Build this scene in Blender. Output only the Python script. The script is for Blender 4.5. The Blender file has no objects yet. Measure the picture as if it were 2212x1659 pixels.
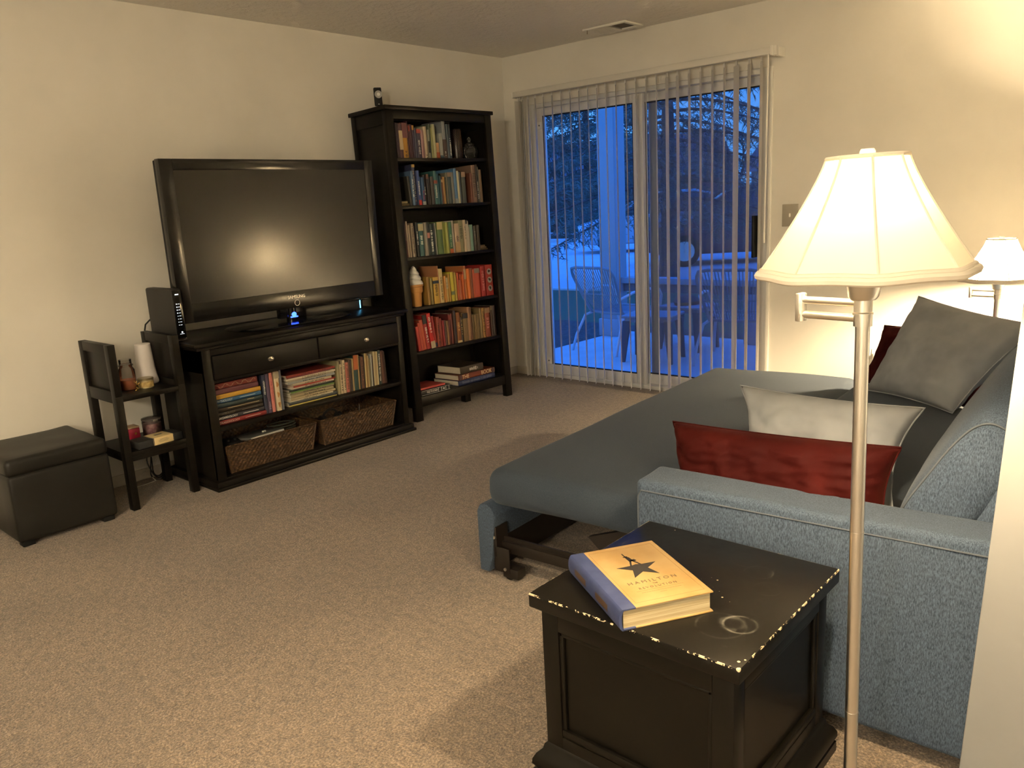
import bpy, bmesh, math, random
from mathutils import Vector, Matrix, noise
random.seed(7)
S = bpy.context.scene
R = math.radians
PI = math.pi

# ---------------------------------------------------------------- camera
CAM = (4.2532, -4.7956, 1.3365)
YAW, PITCH, ROLL = 0.7336, 0.2194, -0.0528
ca, sa, cb, sb = math.cos(YAW), math.sin(YAW), math.cos(PITCH), math.sin(PITCH)
fw = Vector((-sa*cb, ca*cb, -sb))
rt = Vector((ca, sa, 0))
up = rt.cross(fw)
r2 = math.cos(ROLL)*rt + math.sin(ROLL)*up
u2 = -math.sin(ROLL)*rt + math.cos(ROLL)*up
cd = bpy.data.cameras.new('camera')
cam = bpy.data.objects.new('camera', cd)
S.collection.objects.link(cam)
cam.matrix_world = Matrix(((r2.x, u2.x, -fw.x, CAM[0]), (r2.y, u2.y, -fw.y, CAM[1]), (r2.z, u2.z, -fw.z, CAM[2]), (0, 0, 0, 1)))
cd.sensor_width = 36
cd.lens = 1724.7/2212*36
cd.clip_start = 0.02
cd.clip_end = 300
S.camera = cam

# ---------------------------------------------------------------- world, exposure
S.view_settings.view_transform = 'Standard'
S.view_settings.look = 'None'
S.view_settings.gamma = 1
S.view_settings.use_curve_mapping = False
S.view_settings.exposure = 1.25
BULB = 1350.0
BULB2 = 3600.0
BULB_COL = (1.0, 0.77, 0.47)
W = bpy.data.worlds.new('dusk')
S.world = W
W.use_nodes = True
bg = W.node_tree.nodes['Background']
# dusk sky: paler towards the horizon, deeper overhead
_nt = W.node_tree
_tc = _nt.nodes.new('ShaderNodeTexCoord'); _sp = _nt.nodes.new('ShaderNodeSeparateXYZ'); _rp = _nt.nodes.new('ShaderNodeValToRGB')
_nt.links.new(_tc.outputs['Generated'], _sp.inputs[0]); _nt.links.new(_sp.outputs[2], _rp.inputs[0]); _nt.links.new(_rp.outputs[0], bg.inputs[0])
_rp.color_ramp.elements[0].position = 0.0; _rp.color_ramp.elements[0].color = (0.105, 0.43, 1.10, 1)
_rp.color_ramp.elements[1].position = 0.7; _rp.color_ramp.elements[1].color = (0.055, 0.38, 2.1, 1)
bg.inputs[1].default_value = 0.72

# ---------------------------------------------------------------- materials
def lin(c, k=1.0):
    out = []
    for v in c:
        v = v/255.0
        v = v/12.92 if v <= 0.04045 else ((v+0.055)/1.055)**2.4
        out.append(min(1.0, v*k))
    return tuple(out)
MATS = {}
def mat(name, col, rough=0.5, metal=0.0, spec=0.5, **kw):
    if name in MATS: return MATS[name]
    m = bpy.data.materials.new(name); m.use_nodes = True
    b = m.node_tree.nodes['Principled BSDF']
    b.inputs['Base Color'].default_value = (*col, 1)
    b.inputs['Roughness'].default_value = rough
    b.inputs['Metallic'].default_value = metal
    b.inputs['Specular IOR Level'].default_value = spec
    for k, v in kw.items():
        b.inputs[k.replace('_', ' ')].default_value = v
    MATS[name] = m
    return m
def N(m, t, **kw):
    n = m.node_tree.nodes.new(t)
    for k, v in kw.items(): setattr(n, k, v)
    return n
def L(m, a, b): m.node_tree.links.new(a, b)
def coord(m, scale=(1, 1, 1), out='Object'):
    t = N(m, 'ShaderNodeTexCoord'); mp = N(m, 'ShaderNodeMapping'); mp.inputs['Scale'].default_value = scale
    L(m, t.outputs[out], mp.inputs['Vector']); return mp.outputs['Vector']
def noisy(m, vec, scale, detail=3, rough=0.5):
    n = N(m, 'ShaderNodeTexNoise'); n.inputs['Scale'].default_value = scale; n.inputs['Detail'].default_value = detail
    n.inputs['Roughness'].default_value = rough
    L(m, vec, n.inputs['Vector']); return n.outputs['Fac']
def ramp(m, fac, stops):
    r = N(m, 'ShaderNodeValToRGB'); e = r.color_ramp.elements
    while len(e) < len(stops): e.new(0.5)
    for i, (p, c) in enumerate(stops):
        e[i].position = p; e[i].color = (*c, 1)
    L(m, fac, r.inputs['Fac']); return r.outputs['Color']
def bump(m, h, strength=0.3, dist=0.002, normal=None):
    b = N(m, 'ShaderNodeBump'); b.inputs['Strength'].default_value = strength; b.inputs['Distance'].default_value = dist
    L(m, h, b.inputs['Height'])
    if normal: L(m, normal, b.inputs['Normal'])
    return b.outputs['Normal']
def P(m): return m.node_tree.nodes['Principled BSDF']
def tex_mat(name, c1, c2, scale, rough=0.6, bscale=None, bstr=0.2, bdist=0.001, spec=0.5, sc=(1, 1, 1), lo=0.35, hi=0.65, out='Object', detail=3, metal=0):
    if name in MATS: return MATS[name]
    m = mat(name, c1, rough, metal, spec)
    v = coord(m, sc, out)
    L(m, ramp(m, noisy(m, v, scale, detail), [(lo, c1), (hi, c2)]), P(m).inputs['Base Color'])
    if bscale:
        L(m, bump(m, noisy(m, v, bscale, 2), bstr, bdist), P(m).inputs['Normal'])
    return m
def emis(name, col, strength):
    if name in MATS: return MATS[name]
    m = bpy.data.materials.new(name); m.use_nodes = True
    nt = m.node_tree; nt.nodes.remove(nt.nodes['Principled BSDF'])
    e = N(m, 'ShaderNodeEmission'); e.inputs[0].default_value = (*col, 1); e.inputs[1].default_value = strength
    L(m, e.outputs[0], nt.nodes['Material Output'].inputs[0]); MATS[name] = m
    return m
def trans_mat(name, col, tcol, ftr, rough=0.6):
    m = bpy.data.materials.new(name); m.use_nodes = True
    nt = m.node_tree; nt.nodes.remove(nt.nodes['Principled BSDF'])
    d = N(m, 'ShaderNodeBsdfDiffuse'); d.inputs[0].default_value = (*col, 1)
    t = N(m, 'ShaderNodeBsdfTranslucent'); t.inputs[0].default_value = (*tcol, 1)
    x = N(m, 'ShaderNodeMixShader'); x.inputs[0].default_value = ftr
    L(m, d.outputs[0], x.inputs[1]); L(m, t.outputs[0], x.inputs[2]); L(m, x.outputs[0], nt.nodes['Material Output'].inputs[0])
    MATS[name] = m
    return m
def clear_mat(name, tint, refl, rough=0.0, haze=0.0, hazecol=(0.5, 0.5, 0.5)):
    """thin clear pane: straight transmission + fresnel gloss (+ diffuse haze)"""
    m = bpy.data.materials.new(name); m.use_nodes = True
    nt = m.node_tree; nt.nodes.remove(nt.nodes['Principled BSDF'])
    t = N(m, 'ShaderNodeBsdfTransparent'); t.inputs[0].default_value = (*tint, 1)
    g = N(m, 'ShaderNodeBsdfGlossy'); g.inputs['Roughness'].default_value = rough
    lw = N(m, 'ShaderNodeFresnel'); lw.inputs[0].default_value = refl
    x = N(m, 'ShaderNodeMixShader'); L(m, lw.outputs[0], x.inputs[0]); L(m, t.outputs[0], x.inputs[1]); L(m, g.outputs[0], x.inputs[2])
    o = x.outputs[0]
    if haze:
        d = N(m, 'ShaderNodeBsdfDiffuse'); d.inputs[0].default_value = (*hazecol, 1)
        y = N(m, 'ShaderNodeMixShader'); y.inputs[0].default_value = haze
        L(m, o, y.inputs[1]); L(m, d.outputs[0], y.inputs[2]); o = y.outputs[0]
    L(m, o, nt.nodes['Material Output'].inputs[0]); MATS[name] = m
    return m

# ---------------------------------------------------------------- mesh builder
class MB:
    def __init__(s): s.bm = bmesh.new()
    def _new(s, geom_verts, M):
        if M is not None: bmesh.ops.transform(s.bm, matrix=M, verts=geom_verts)
    def box(s, x0, x1, y0, y1, z0, z1, b=0.0, seg=2, M=None):
        t = bmesh.new()
        bmesh.ops.create_cube(t, size=1)
        bmesh.ops.scale(t, vec=(x1-x0, y1-y0, z1-z0), verts=t.verts)
        bmesh.ops.translate(t, vec=((x0+x1)/2, (y0+y1)/2, (z0+z1)/2), verts=t.verts)
        if b: bmesh.ops.bevel(t, geom=list(t.edges), offset=min(b, 0.49*min(abs(x1-x0), abs(y1-y0), abs(z1-z0))), segments=seg, profile=0.5, affect='EDGES')
        s._merge(t, M); return s
    def _merge(s, t, M=None):
        if M is not None: bmesh.ops.transform(t, matrix=M, verts=t.verts)
        mp = {}
        for v in t.verts: mp[v] = s.bm.verts.new(v.co)
        for f in t.faces:
            try: s.bm.faces.new([mp[v] for v in f.verts])
            except ValueError: pass
        t.free()
    def cyl(s, p0, p1, r0, r1=None, n=20, M=None):
        p0, p1 = Vector(p0), Vector(p1); r1 = r0 if r1 is None else r1
        d = (p1-p0).normalized(); a = d.orthogonal().normalized(); b = d.cross(a)
        t = bmesh.new()
        A = [t.verts.new(p0+(a*math.cos(2*PI*i/n)+b*math.sin(2*PI*i/n))*r0) for i in range(n)]
        B = [t.verts.new(p1+(a*math.cos(2*PI*i/n)+b*math.sin(2*PI*i/n))*r1) for i in range(n)]
        for i in range(n): t.faces.new((A[i], A[(i+1) % n], B[(i+1) % n], B[i]))
        t.faces.new(A[::-1]); t.faces.new(B)
        s._merge(t, M); return s
    def lathe(s, prof, n=32, M=None, rf=None, caps=True):
        t = bmesh.new(); rows = []
        for (r, z) in prof:
            if r < 1e-5: rows.append([t.verts.new((0, 0, z))]); continue
            rows.append([])
            for i in range(n):
                a = 2*PI*i/n; q = r*(rf(a, z) if rf else 1)
                rows[-1].append(t.verts.new((q*math.cos(a), q*math.sin(a), z)))
        for A, B in zip(rows, rows[1:]):
            for i in range(n):
                j = (i+1) % n
                if len(A) == 1 and len(B) == 1: continue
                if len(A) == 1: t.faces.new((A[0], B[j], B[i]))
                elif len(B) == 1: t.faces.new((A[i], A[j], B[0]))
                else: t.faces.new((A[i], A[j], B[j], B[i]))
        if caps:
            if len(rows[0]) > 1: t.faces.new(rows[0][::-1])
            if len(rows[-1]) > 1: t.faces.new(rows[-1])
        s._merge(t, M); return s
    def tube(s, pts, r, n=8, M=None, closed=False):
        pts = [Vector(p) for p in pts]; k = len(pts); t = bmesh.new(); rings = []
        d0 = (pts[1]-pts[0]).normalized(); a = d0.orthogonal().normalized()
        for i, p in enumerate(pts):
            if closed: d = (pts[(i+1) % k]-pts[i-1]).normalized()
            else: d = (pts[min(i+1, k-1)]-pts[max(i-1, 0)]).normalized()
            a = (a-d*a.dot(d)); a = a.normalized() if a.length > 1e-6 else d.orthogonal().normalized()
            b = d.cross(a); rr = r(i/(k-1)) if callable(r) else r
            rings.append([t.verts.new(p+(a*math.cos(2*PI*j/n)+b*math.sin(2*PI*j/n))*rr) for j in range(n)])
        for i in range(k if closed else k-1):
            A, B = rings[i], rings[(i+1) % k]
            for j in range(n): t.faces.new((A[j], A[(j+1) % n], B[(j+1) % n], B[j]))
        if not closed: t.faces.new(rings[0][::-1]); t.faces.new(rings[-1])
        s._merge(t, M); return s
    def prism(s, poly, h0, h1, M=None, b=0.0, seg=2):
        t = bmesh.new()
        A = [t.verts.new((x, y, h0)) for x, y in poly]; B = [t.verts.new((x, y, h1)) for x, y in poly]; n = len(poly)
        t.faces.new(A[::-1]); t.faces.new(B)
        for i in range(n): t.faces.new((A[i], A[(i+1) % n], B[(i+1) % n], B[i]))
        if b: bmesh.ops.bevel(t, geom=list(t.edges), offset=b, segments=seg, profile=0.5, affect='EDGES')
        s._merge(t, M); return s
    def grid(s, fn, nu, nv, M=None, wrapu=False):
        t = bmesh.new(); V = [[t.verts.new(fn(i/nu, j/nv)) for j in range(nv+1)] for i in range(nu+(0 if wrapu else 1))]
        for i in range(nu):
            for j in range(nv):
                a, b = V[i], V[(i+1) % len(V)]
                t.faces.new((a[j], b[j], b[j+1], a[j+1]))
        s._merge(t, M); return s
    def obj(s, name, m, parent=None, smooth=35, merge=False, M=None):
        if merge: bmesh.ops.remove_doubles(s.bm, verts=s.bm.verts, dist=1e-5)
        bmesh.ops.recalc_face_normals(s.bm, faces=s.bm.faces)
        me = bpy.data.meshes.new(name); s.bm.to_mesh(me); s.bm.free()
        me.materials.append(m)
        if smooth and len(me.polygons):
            me.polygons.foreach_set('use_smooth', [True]*len(me.polygons)); me.set_sharp_from_angle(angle=R(smooth))
        o = bpy.data.objects.new(name, me); S.collection.objects.link(o)
        if parent: o.parent = parent
        if M is not None: o.matrix_local = M
        return o
def raw(name, verts, faces, m, parent=None, smooth=False):
    me = bpy.data.meshes.new(name); me.from_pydata(verts, [], faces); me.materials.append(m)
    if smooth: me.polygons.foreach_set('use_smooth', [True]*len(me.polygons))
    o = bpy.data.objects.new(name, me); S.collection.objects.link(o)
    if parent: o.parent = parent
    return o
def tag(o, label, cat, group=None, kind=None):
    o['label'] = label; o['category'] = cat
    if group: o['group'] = group
    if kind: o['kind'] = kind
    return o
def thing(name, label, cat, loc=(0, 0, 0), rz=0, group=None, M=None):
    o = bpy.data.objects.new(name, None); S.collection.objects.link(o)
    o.empty_display_size = 0.05
    o.matrix_world = M if M is not None else Matrix.Translation(loc) @ Matrix.Rotation(rz, 4, 'Z')
    return tag(o, label, cat, group)
def struct(o):
    o['kind'] = 'structure'; return o
def frame(o, x, y, z):
    return Matrix(((x[0], y[0], z[0], o[0]), (x[1], y[1], z[1], o[1]), (x[2], y[2], z[2], o[2]), (0, 0, 0, 1)))
def text(name, body, size, M, m, parent, ext=0.0003, ax='CENTER', ay='CENTER', sx=1.0, space=1.0, width=None):
    c = bpy.data.curves.new(name, 'FONT'); c.body = body; c.size = size; c.extrude = ext; c.align_x = ax; c.align_y = ay
    c.space_character = space; c.resolution_u = 3
    t = bpy.data.objects.new(name, c)
    me = bpy.data.meshes.new_from_object(t); bpy.data.objects.remove(t); bpy.data.curves.remove(c)
    if width: sx = width/max(1e-6, max(v.co.x for v in me.vertices)-min(v.co.x for v in me.vertices))
    me.name = name; me.materials.clear(); me.materials.append(m)
    o = bpy.data.objects.new(name, me); S.collection.objects.link(o); o.parent = parent
    o.matrix_local = M @ Matrix.Diagonal((sx, 1, 1, 1))
    return o
# text planes facing +x: upright, and reading downwards
def facing_x(x, y, z): return frame((x, y, z), (0, 1, 0), (0, 0, 1), (1, 0, 0))
def spine_x(x, y, z): return frame((x, y, z), (0, 0, -1), (0, 1, 0), (1, 0, 0))
ORD = ['zeroth', 'first', 'second', 'third', 'fourth', 'fifth', 'sixth', 'seventh', 'eighth', 'ninth', 'tenth', 'eleventh', 'twelfth', 'thirteenth', 'fourteenth', 'fifteenth', 'sixteenth', 'seventeenth', 'eighteenth', 'nineteenth', 'twentieth', 'twenty-first', 'twenty-second', 'twenty-third', 'twenty-fourth', 'twenty-fifth', 'twenty-sixth', 'twenty-seventh', 'twenty-eighth', 'twenty-ninth', 'thirtieth']

# shared materials
M_wall = tex_mat('wall_paint', (0.74, 0.71, 0.64), (0.70, 0.67, 0.60), 3, 0.85, 260, 0.12, 0.001, 0.25)
M_ceil = mat('ceiling_texture', (0.80, 0.77, 0.71), 0.9, 0, 0.2)
_v = coord(M_ceil)
L(M_ceil, bump(M_ceil, ramp(M_ceil, noisy(M_ceil, _v, 22, 4, 0.6), [(0.42, (0, 0, 0)), (0.6, (1, 1, 1))]), 0.6, 0.006), P(M_ceil).inputs['Normal'])
M_white = mat('white_plastic', (0.78, 0.76, 0.70), 0.4)
M_vinyl = mat('white_vinyl', (0.66, 0.65, 0.62), 0.45)
M_blackwood = tex_mat('black_brown_wood', (0.0052, 0.0042, 0.0030), (0.0074, 0.006, 0.0044), 9, 0.40, 60, 0.08, 0.0005, 0.17, (1, 1, 6))
M_blackgloss = mat('black_gloss_plastic', (0.004, 0.004, 0.004), 0.12, 0, 0.3)
M_blackmatte = mat('black_matte_plastic', (0.006, 0.006, 0.006), 0.55, 0, 0.25)
M_nickel = mat('brushed_nickel', (0.74, 0.72, 0.68), 0.30, 1.0)
M_paper = tex_mat('paper_edges', (0.62, 0.56, 0.44), (0.50, 0.45, 0.35), 120, 0.85, sc=(1, 8, 1))
M_ink = mat('dark_ink', (0.015, 0.013, 0.012), 0.6)
M_whiteink = mat('white_ink', (0.72, 0.70, 0.62), 0.6)
M_gold = mat('gold_foil', (0.75, 0.52, 0.20), 0.3, 1.0)
# ================================================================ room shell
H = 2.4258
# carpet
M_carpet = mat('beige_carpet', (0.3, 0.22, 0.14), 0.95, 0, 0.1)
def _carpet():
    m = M_carpet; v = coord(m)
    fine = noisy(m, v, 150, 3, 0.7); mid = noisy(m, v, 38, 3, 0.6); big = noisy(m, v, 2.2, 3, 0.55)
    c1 = ramp(m, fine, [(0.30, (0.060, 0.040, 0.024)), (0.50, (0.20, 0.142, 0.092)), (0.70, (0.44, 0.33, 0.225))])
    c2 = ramp(m, big, [(0.35, (0.80, 0.80, 0.80)), (0.65, (1.0, 1.0, 1.0))])
    c3 = ramp(m, mid, [(0.34, (0.62, 0.62, 0.62)), (0.60, (1.0, 1.0, 1.0))]); y = N(m, 'ShaderNodeMix', data_type='RGBA', blend_type='MULTIPLY'); y.inputs[0].default_value = 1
    L(m, c2, y.inputs[6]); L(m, c3, y.inputs[7]); c2 = y.outputs[2]
    x = N(m, 'ShaderNodeMix', data_type='RGBA', blend_type='MULTIPLY'); x.inputs[0].default_value = 1
    L(m, c1, x.inputs[6]); L(m, c2, x.inputs[7]); L(m, x.outputs[2], P(m).inputs['Base Color'])
    n1 = bump(m, fine, 0.9, 0.006); L(m, bump(m, mid, 0.6, 0.008, n1), P(m).inputs['Normal'])
    P(m).inputs['Sheen Weight'].default_value = 0.25; P(m).inputs['Sheen Roughness'].default_value = 0.6
_carpet()
struct(MB().box(-0.1, 6.5, -8.0, 0.02, -0.12, 0.0).obj('floor', M_carpet))
struct(MB().box(-0.1, 6.5, -8.1, 0.16, H, H+0.12).obj('ceiling', M_ceil))
struct(MB().box(-0.12, 0.0, -8.1, 0.16, 0, H).obj('wall_left', M_wall))
DX0, DX1, DZ = 0.235, 2.115, 2.06
struct(MB().box(0.0, DX0, 0.0, 0.16, 0, H).box(DX1, 4.3, 0.0, 0.16, 0, H).box(DX0, DX1, 0.0, 0.16, DZ, H).obj('wall_back', M_wall))
struct(MB().box(4.16, 4.3, -3.05, 0.0, 0, H).obj('wall_right', M_wall))
struct(MB().prism([(3.948, 0.0), (6.5, 0.0), (6.5, H), (4.052, H)], 3.05, 3.17, M=frame((0, 0, 0), (1, 0, 0), (0, 0, 1), (0, -1, 0)), b=0.004).obj('wall_entry', tex_mat('entry_wall_dimmed', (0.24, 0.24, 0.24), (0.22, 0.22, 0.22), 3, 0.8)))  # white wall, its dimmer light put into a darker paint colour
struct(MB().box(6.4, 6.5, -8.0, -3.17, 0, H).obj('wall_side', M_wall))
struct(MB().box(0.0, 6.5, -8.1, -8.0, 0, H).obj('wall_front', M_wall))
bb = mat('baseboard_paint', (0.60, 0.55, 0.46), 0.5)
struct(MB().box(0.0, 0.012, -8.0, 0.0, 0.0, 0.06, 0.003).obj('baseboard_left', bb))
struct(MB().box(0.0, DX0, -0.012, 0.0, 0, 0.06, 0.003).box(DX1+0.03, 4.16, -0.012, 0.0, 0, 0.06, 0.003).obj('baseboard_back', bb))
struct(MB().box(DX1, DX1+0.022, -0.012, 0.004, 0.0, DZ, 0.003).obj('trim_1', M_white))

# added unseen fill: pendant brightening the room from behind the camera
cl = thing('added_fill_pendant', 'added unseen globe pendant lighting the room from behind the camera', 'lamp', (4.3, -6.7, H))
MB().lathe([(0.0, 0), (0.06, 0), (0.06, -0.02), (0, -0.025)], 32).cyl((0, 0, -0.02), (0, 0, -0.40), 0.006).obj('stem', M_nickel, cl)
MB().lathe([(0.155*math.sin(PI*i/18), -0.55+0.155*math.cos(PI*i/18)) for i in range(19)], 32).obj('glass_globe', emis('fill_globe_glow', (1.0, 0.85, 0.62), 112.0), cl)

to = thing('added_fill_torchiere', 'added unseen torchiere bouncing extra light off the ceiling', 'lamp', (3.2, -5.7, 0))  # added unseen fill: uplight that lifts the ceiling and walls
MB().lathe([(0, 0), (0.14, 0), (0.14, 0.015), (0.02, 0.03), (0, 0.03)], 36).cyl((0, 0, 0.02), (0, 0, 1.68), 0.012).obj('pole', M_nickel, to)
MB().lathe([(0.0, 1.67), (0.06, 1.68), (0.14, 1.73), (0.18, 1.80), (0.176, 1.80), (0.136, 1.735), (0.06, 1.69), (0, 1.69)], 40).obj('bowl', M_nickel, to)
MB().lathe([(0, 1.745), (0.13, 1.745), (0.13, 1.742), (0, 1.742)], 32).obj('lamp_disc', emis('fill_torchiere_glow', (1.0, 0.84, 0.60), 400.0), to)

# ---------------------------------------------------------------- sliding door
door = bpy.data.objects.new('door_1', None); S.collection.objects.link(door); struct(door)
fr = MB()
fr.box(DX0, 0.285, 0.005, 0.15, 0.0, DZ, 0.004).box(2.052, DX1, 0.005, 0.15, 0.0, DZ, 0.004)
fr.box(0.285, 2.052, 0.005, 0.15, 2.028, DZ, 0.004).box(0.285, 2.052, 0.005, 0.15, 0.0, 0.028, 0.004)
for y in (0.03, 0.075, 0.115): fr.box(0.285, 0.290, y, y+0.006, 0.028, 2.028)
fr.obj('door_frame', M_vinyl, door)
M_gasket = mat('black_gasket', (0.01, 0.01, 0.012), 0.5)
M_glass = clear_mat('window_glass', (0.93, 0.95, 0.95), 1.45)
def panel(name, x0, x1, y0, y1, st0, st1):
    p = MB()
    p.box(x0, x0+st0, y0, y1, 0.028, 2.028, 0.004).box(x1-st1, x1, y0, y1, 0.028, 2.028, 0.004)
    p.box(x0+st0, x1-st1, y0, y1, 1.972, 2.028, 0.004).box(x0+st0, x1-st1, y0, y1, 0.028, 0.100, 0.004)
    o = p.obj(name, M_vinyl, door)
    ym = (y0+y1)/2
    MB().box(x0+st0-0.004, x1-st1+0.004, ym-0.003, ym+0.003, 0.096, 1.976).obj('window_pane', M_glass, o)
    g = MB(); a, b = x0+st0, x1-st1
    for q in ((a, a+0.006, 0.1, 1.972), (b-0.006, b, 0.1, 1.972), (a, b, 0.1, 0.108), (a, b, 1.964, 1.972)):
        g.box(q[0], q[1], y0+0.004, y0+0.012, q[2], q[3])
    g.obj('gasket', M_gasket, o)
    return o
panel('sliding_panel', 0.290, 1.214, 0.022, 0.060, 0.060, 0.078)
fixed = panel('fixed_panel', 1.150, 2.052, 0.070, 0.108, 0.052, 0.022)
hd = MB().box(2.02, 2.036, -0.022, 0.0225+0.05, 0.94, 1.20, 0.005).obj('door_handle', M_blackmatte, fixed)
# insect screen outside the fixed half
M_screen = clear_mat('insect_mesh', (0.80, 0.82, 0.84), 1.02, 0.5, 0.16, (0.55, 0.55, 0.55))  # grey of the threads plus a lamp-flare veil, put in as haze
sf = MB()
sf.box(1.20, 1.262, 0.118, 0.132, 0.03, 2.02, 0.003).box(2.03, 2.052, 0.118, 0.132, 0.03, 2.02, 0.003).box(1.262, 2.03, 0.118, 0.132, 1.985, 2.02, 0.003).box(1.262, 2.03, 0.118, 0.132, 0.03, 0.06, 0.003)
sf = sf.obj('screen_frame', mat('grey_aluminium', (0.30, 0.31, 0.33), 0.45), door)
MB().box(1.262, 2.03, 0.1245, 0.1255, 0.06, 1.985).obj('insect_mesh', M_screen, sf)
for z in (1.905, 0.13):   # two small latch brackets with screws on the left jamb
    lt = MB().box(0.291, 0.343, 0.008, 0.022, z-0.025, z+0.025, 0.003).obj('latch', M_white, door)
    s = MB()
    for x in (0.303, 0.330): s.cyl((x, 0.008, z), (x, 0.0055, z), 0.005, n=10)
    s.obj('screw', M_ink, lt)

# ---------------------------------------------------------------- vertical blinds
bl = thing('vertical_blinds', 'cream vertical blinds turned open in front of the sliding glass door', 'blinds', (1.18, -0.09, 2.13))
O = Vector((1.18, -0.09, 2.13))
MB().box(0.20-O.x, 2.172-O.x, -0.038, 0.012, -0.022, 0.018, 0.004).obj('headrail', mat('blind_rail', (0.62, 0.60, 0.55), 0.45), bl)
br = MB().box(2.17-O.x, 2.184-O.x, -0.042, 0.016, -0.028, 0.024, 0.003).box(2.184-O.x, 2.205-O.x, -0.030, -0.024, -0.028, 0.022, 0.002).box(2.184-O.x, 2.205-O.x, 0.0, 0.09, -0.03, 0.02, 0.003)
br.obj('end_bracket', M_white, bl)
MB().box(0.19-O.x, 0.204-O.x, -0.04, 0.085, -0.024, 0.016, 0.003).obj('end_bracket', M_white, bl)
MB().cyl((2.155-O.x, -0.03, -0.02), (2.155-O.x, -0.045, -1.03), 0.0045, n=10).cyl((2.155-O.x, -0.045, -1.03), (2.155-O.x, -0.046, -1.09), 0.0065, n=10).obj('tilt_wand', M_white, bl)
M_vane = trans_mat('blind_vane', (0.84, 0.82, 0.78), (0.80, 0.79, 0.77), 0.6)
vx = [0.314, 0.382, 0.457, 0.537, 0.617, 0.697, 0.774, 0.849, 0.926, 0.998, 1.079, 1.158, 1.236, 1.313, 1.391, 1.471, 1.548, 1.63, 1.708, 1.787, 1.866, 1.945, 2.026, 2.102]
extra = {1.945: 12, 1.866: -3, 1.471: 8, 1.548: 6, 0.998: 3, 1.313: -2}
def vane(x, ang):
    w = 0.0445; d = Vector((-math.sin(R(ang)), math.cos(R(ang)), 0)); n = Vector((math.cos(R(ang)), math.sin(R(ang)), 0))
    top, bot = -0.047, -2.105
    m = MB()
    for sgn in (1,):
        prof = [(-w, 0), (-w*0.5, 0.0042), (0, 0.0056), (w*0.5, 0.0042), (w, 0)]
        poly = [(a, b) for a, b in prof] + [(a, b-0.0011) for a, b in prof[::-1]]
        m.prism(poly, bot, top, M=frame((x-O.x, 0, 0), d, n, (0, 0, 1)))
    m.box(x-O.x-0.006, x-O.x+0.006, -0.004, 0.004, top, -0.02, 0.001)
    o = m.obj('vane', M_vane, bl)
for i, x in enumerate(vx): vane(x, 35 + extra.get(x, random.uniform(-2.5, 2.5)))
for x, a in ((0.215, 8), (0.237, 24), (0.262, 38)): vane(x, a)

# ---------------------------------------------------------------- ceiling vent, switch, outlet
vt = thing('ceiling_vent', 'white ceiling air register with dark half-open damper near the blinds', 'vent', (1.135, -0.19, H))
MB().box(-0.165, 0.165, -0.105, -0.078, -0.012, 0, 0.003).box(-0.165, 0.165, 0.078, 0.105, -0.012, 0, 0.003).box(-0.165, -0.138, -0.078, 0.078, -0.012, 0, 0.003).box(0.138, 0.165, -0.078, 0.078, -0.012, 0, 0.003).obj('vent_frame', M_white, vt)
MB().box(0.02, 0.138, -0.078, 0.078, -0.003, -0.001).obj('damper', mat('vent_dark', (0.05, 0.04, 0.035), 0.7), vt)
lv = MB()
for i in range(9): lv.box(-0.138, 0.02, -0.074+i*0.0175, -0.064+i*0.0175, -0.011, -0.002, 0.001)
lv.box(0.012, 0.02, -0.078, 0.078, -0.011, -0.001)
lv.obj('louver', M_white, vt)
MB().box(-0.133, -0.128, -0.10, -0.096, -0.034, -0.010, 0.001).obj('lever', mat('lever_brass', (0.2, 0.16, 0.10), 0.4), vt)
sw = thing('light_switch', 'beige switch plate on the wall beside the blinds', 'switch', (2.258, 0.0, 1.194))
MB().box(-0.05, 0.05, -0.006, 0, -0.066, 0.066, 0.003).obj('switch_plate', mat('switch_beige', (0.34, 0.31, 0.25), 0.5), sw)
MB().box(-0.004, 0.004, -0.016, -0.005, -0.010, 0.012, 0.002).obj('toggle', M_white, sw)
ou = thing('wall_outlet', 'white wall outlet low beside the red lumbar pillow', 'outlet', (2.80, 0.0, 0.36))
MB().box(-0.036, 0.036, -0.006, 0, -0.058, 0.058, 0.003).obj('outlet_plate', M_white, ou)
MB().box(-0.018, 0.018, -0.040, -0.006, 0.006, 0.040, 0.005).obj('plug', M_white, ou)

# ================================================================ outside
GZ = -0.15
M_conc = tex_mat('patio_concrete', (0.42, 0.42, 0.41), (0.50, 0.50, 0.48), 6, 0.85, 90, 0.2, 0.002)
struct(MB().box(-0.60, 6.0, 0.16, 2.42, -0.16, -0.05, 0.01).obj('ground_patio', M_conc))
M_grass = tex_mat('lawn_grass', (0.030, 0.075, 0.028), (0.075, 0.13, 0.05), 40, 0.9, 220, 0.8, 0.02)
M_road = tex_mat('asphalt', (0.48, 0.49, 0.50), (0.54, 0.55, 0.56), 3, 0.9, 120, 0.3, 0.004)
M_mulch = tex_mat('bark_mulch', (0.022, 0.017, 0.014), (0.13, 0.11, 0.09), 30, 0.95, 60, 1.0, 0.03, lo=0.45, hi=0.72)
M_walk = mat('sidewalk', (0.50, 0.50, 0.48), 0.9)
def quadstrip(name, pts, z0, z1, m, kind='structure'):
    o = MB().prism(pts, z0, z1).obj(name, m, smooth=0); o['kind'] = kind; return o
quadstrip('ground_lawn', [(-90, 0.16), (40, 0.16), (40, 110), (-90, 110)], GZ-0.3, GZ, M_grass)
quadstrip('ground_mulch', [(-3.6, 0.16), (-0.60, 0.16), (-0.60, 2.42), (3.0, 2.42), (3.0, 3.0), (-2.0, 3.2), (-3.4, 2.2)], GZ-0.02, GZ+0.03, M_mulch)
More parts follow.
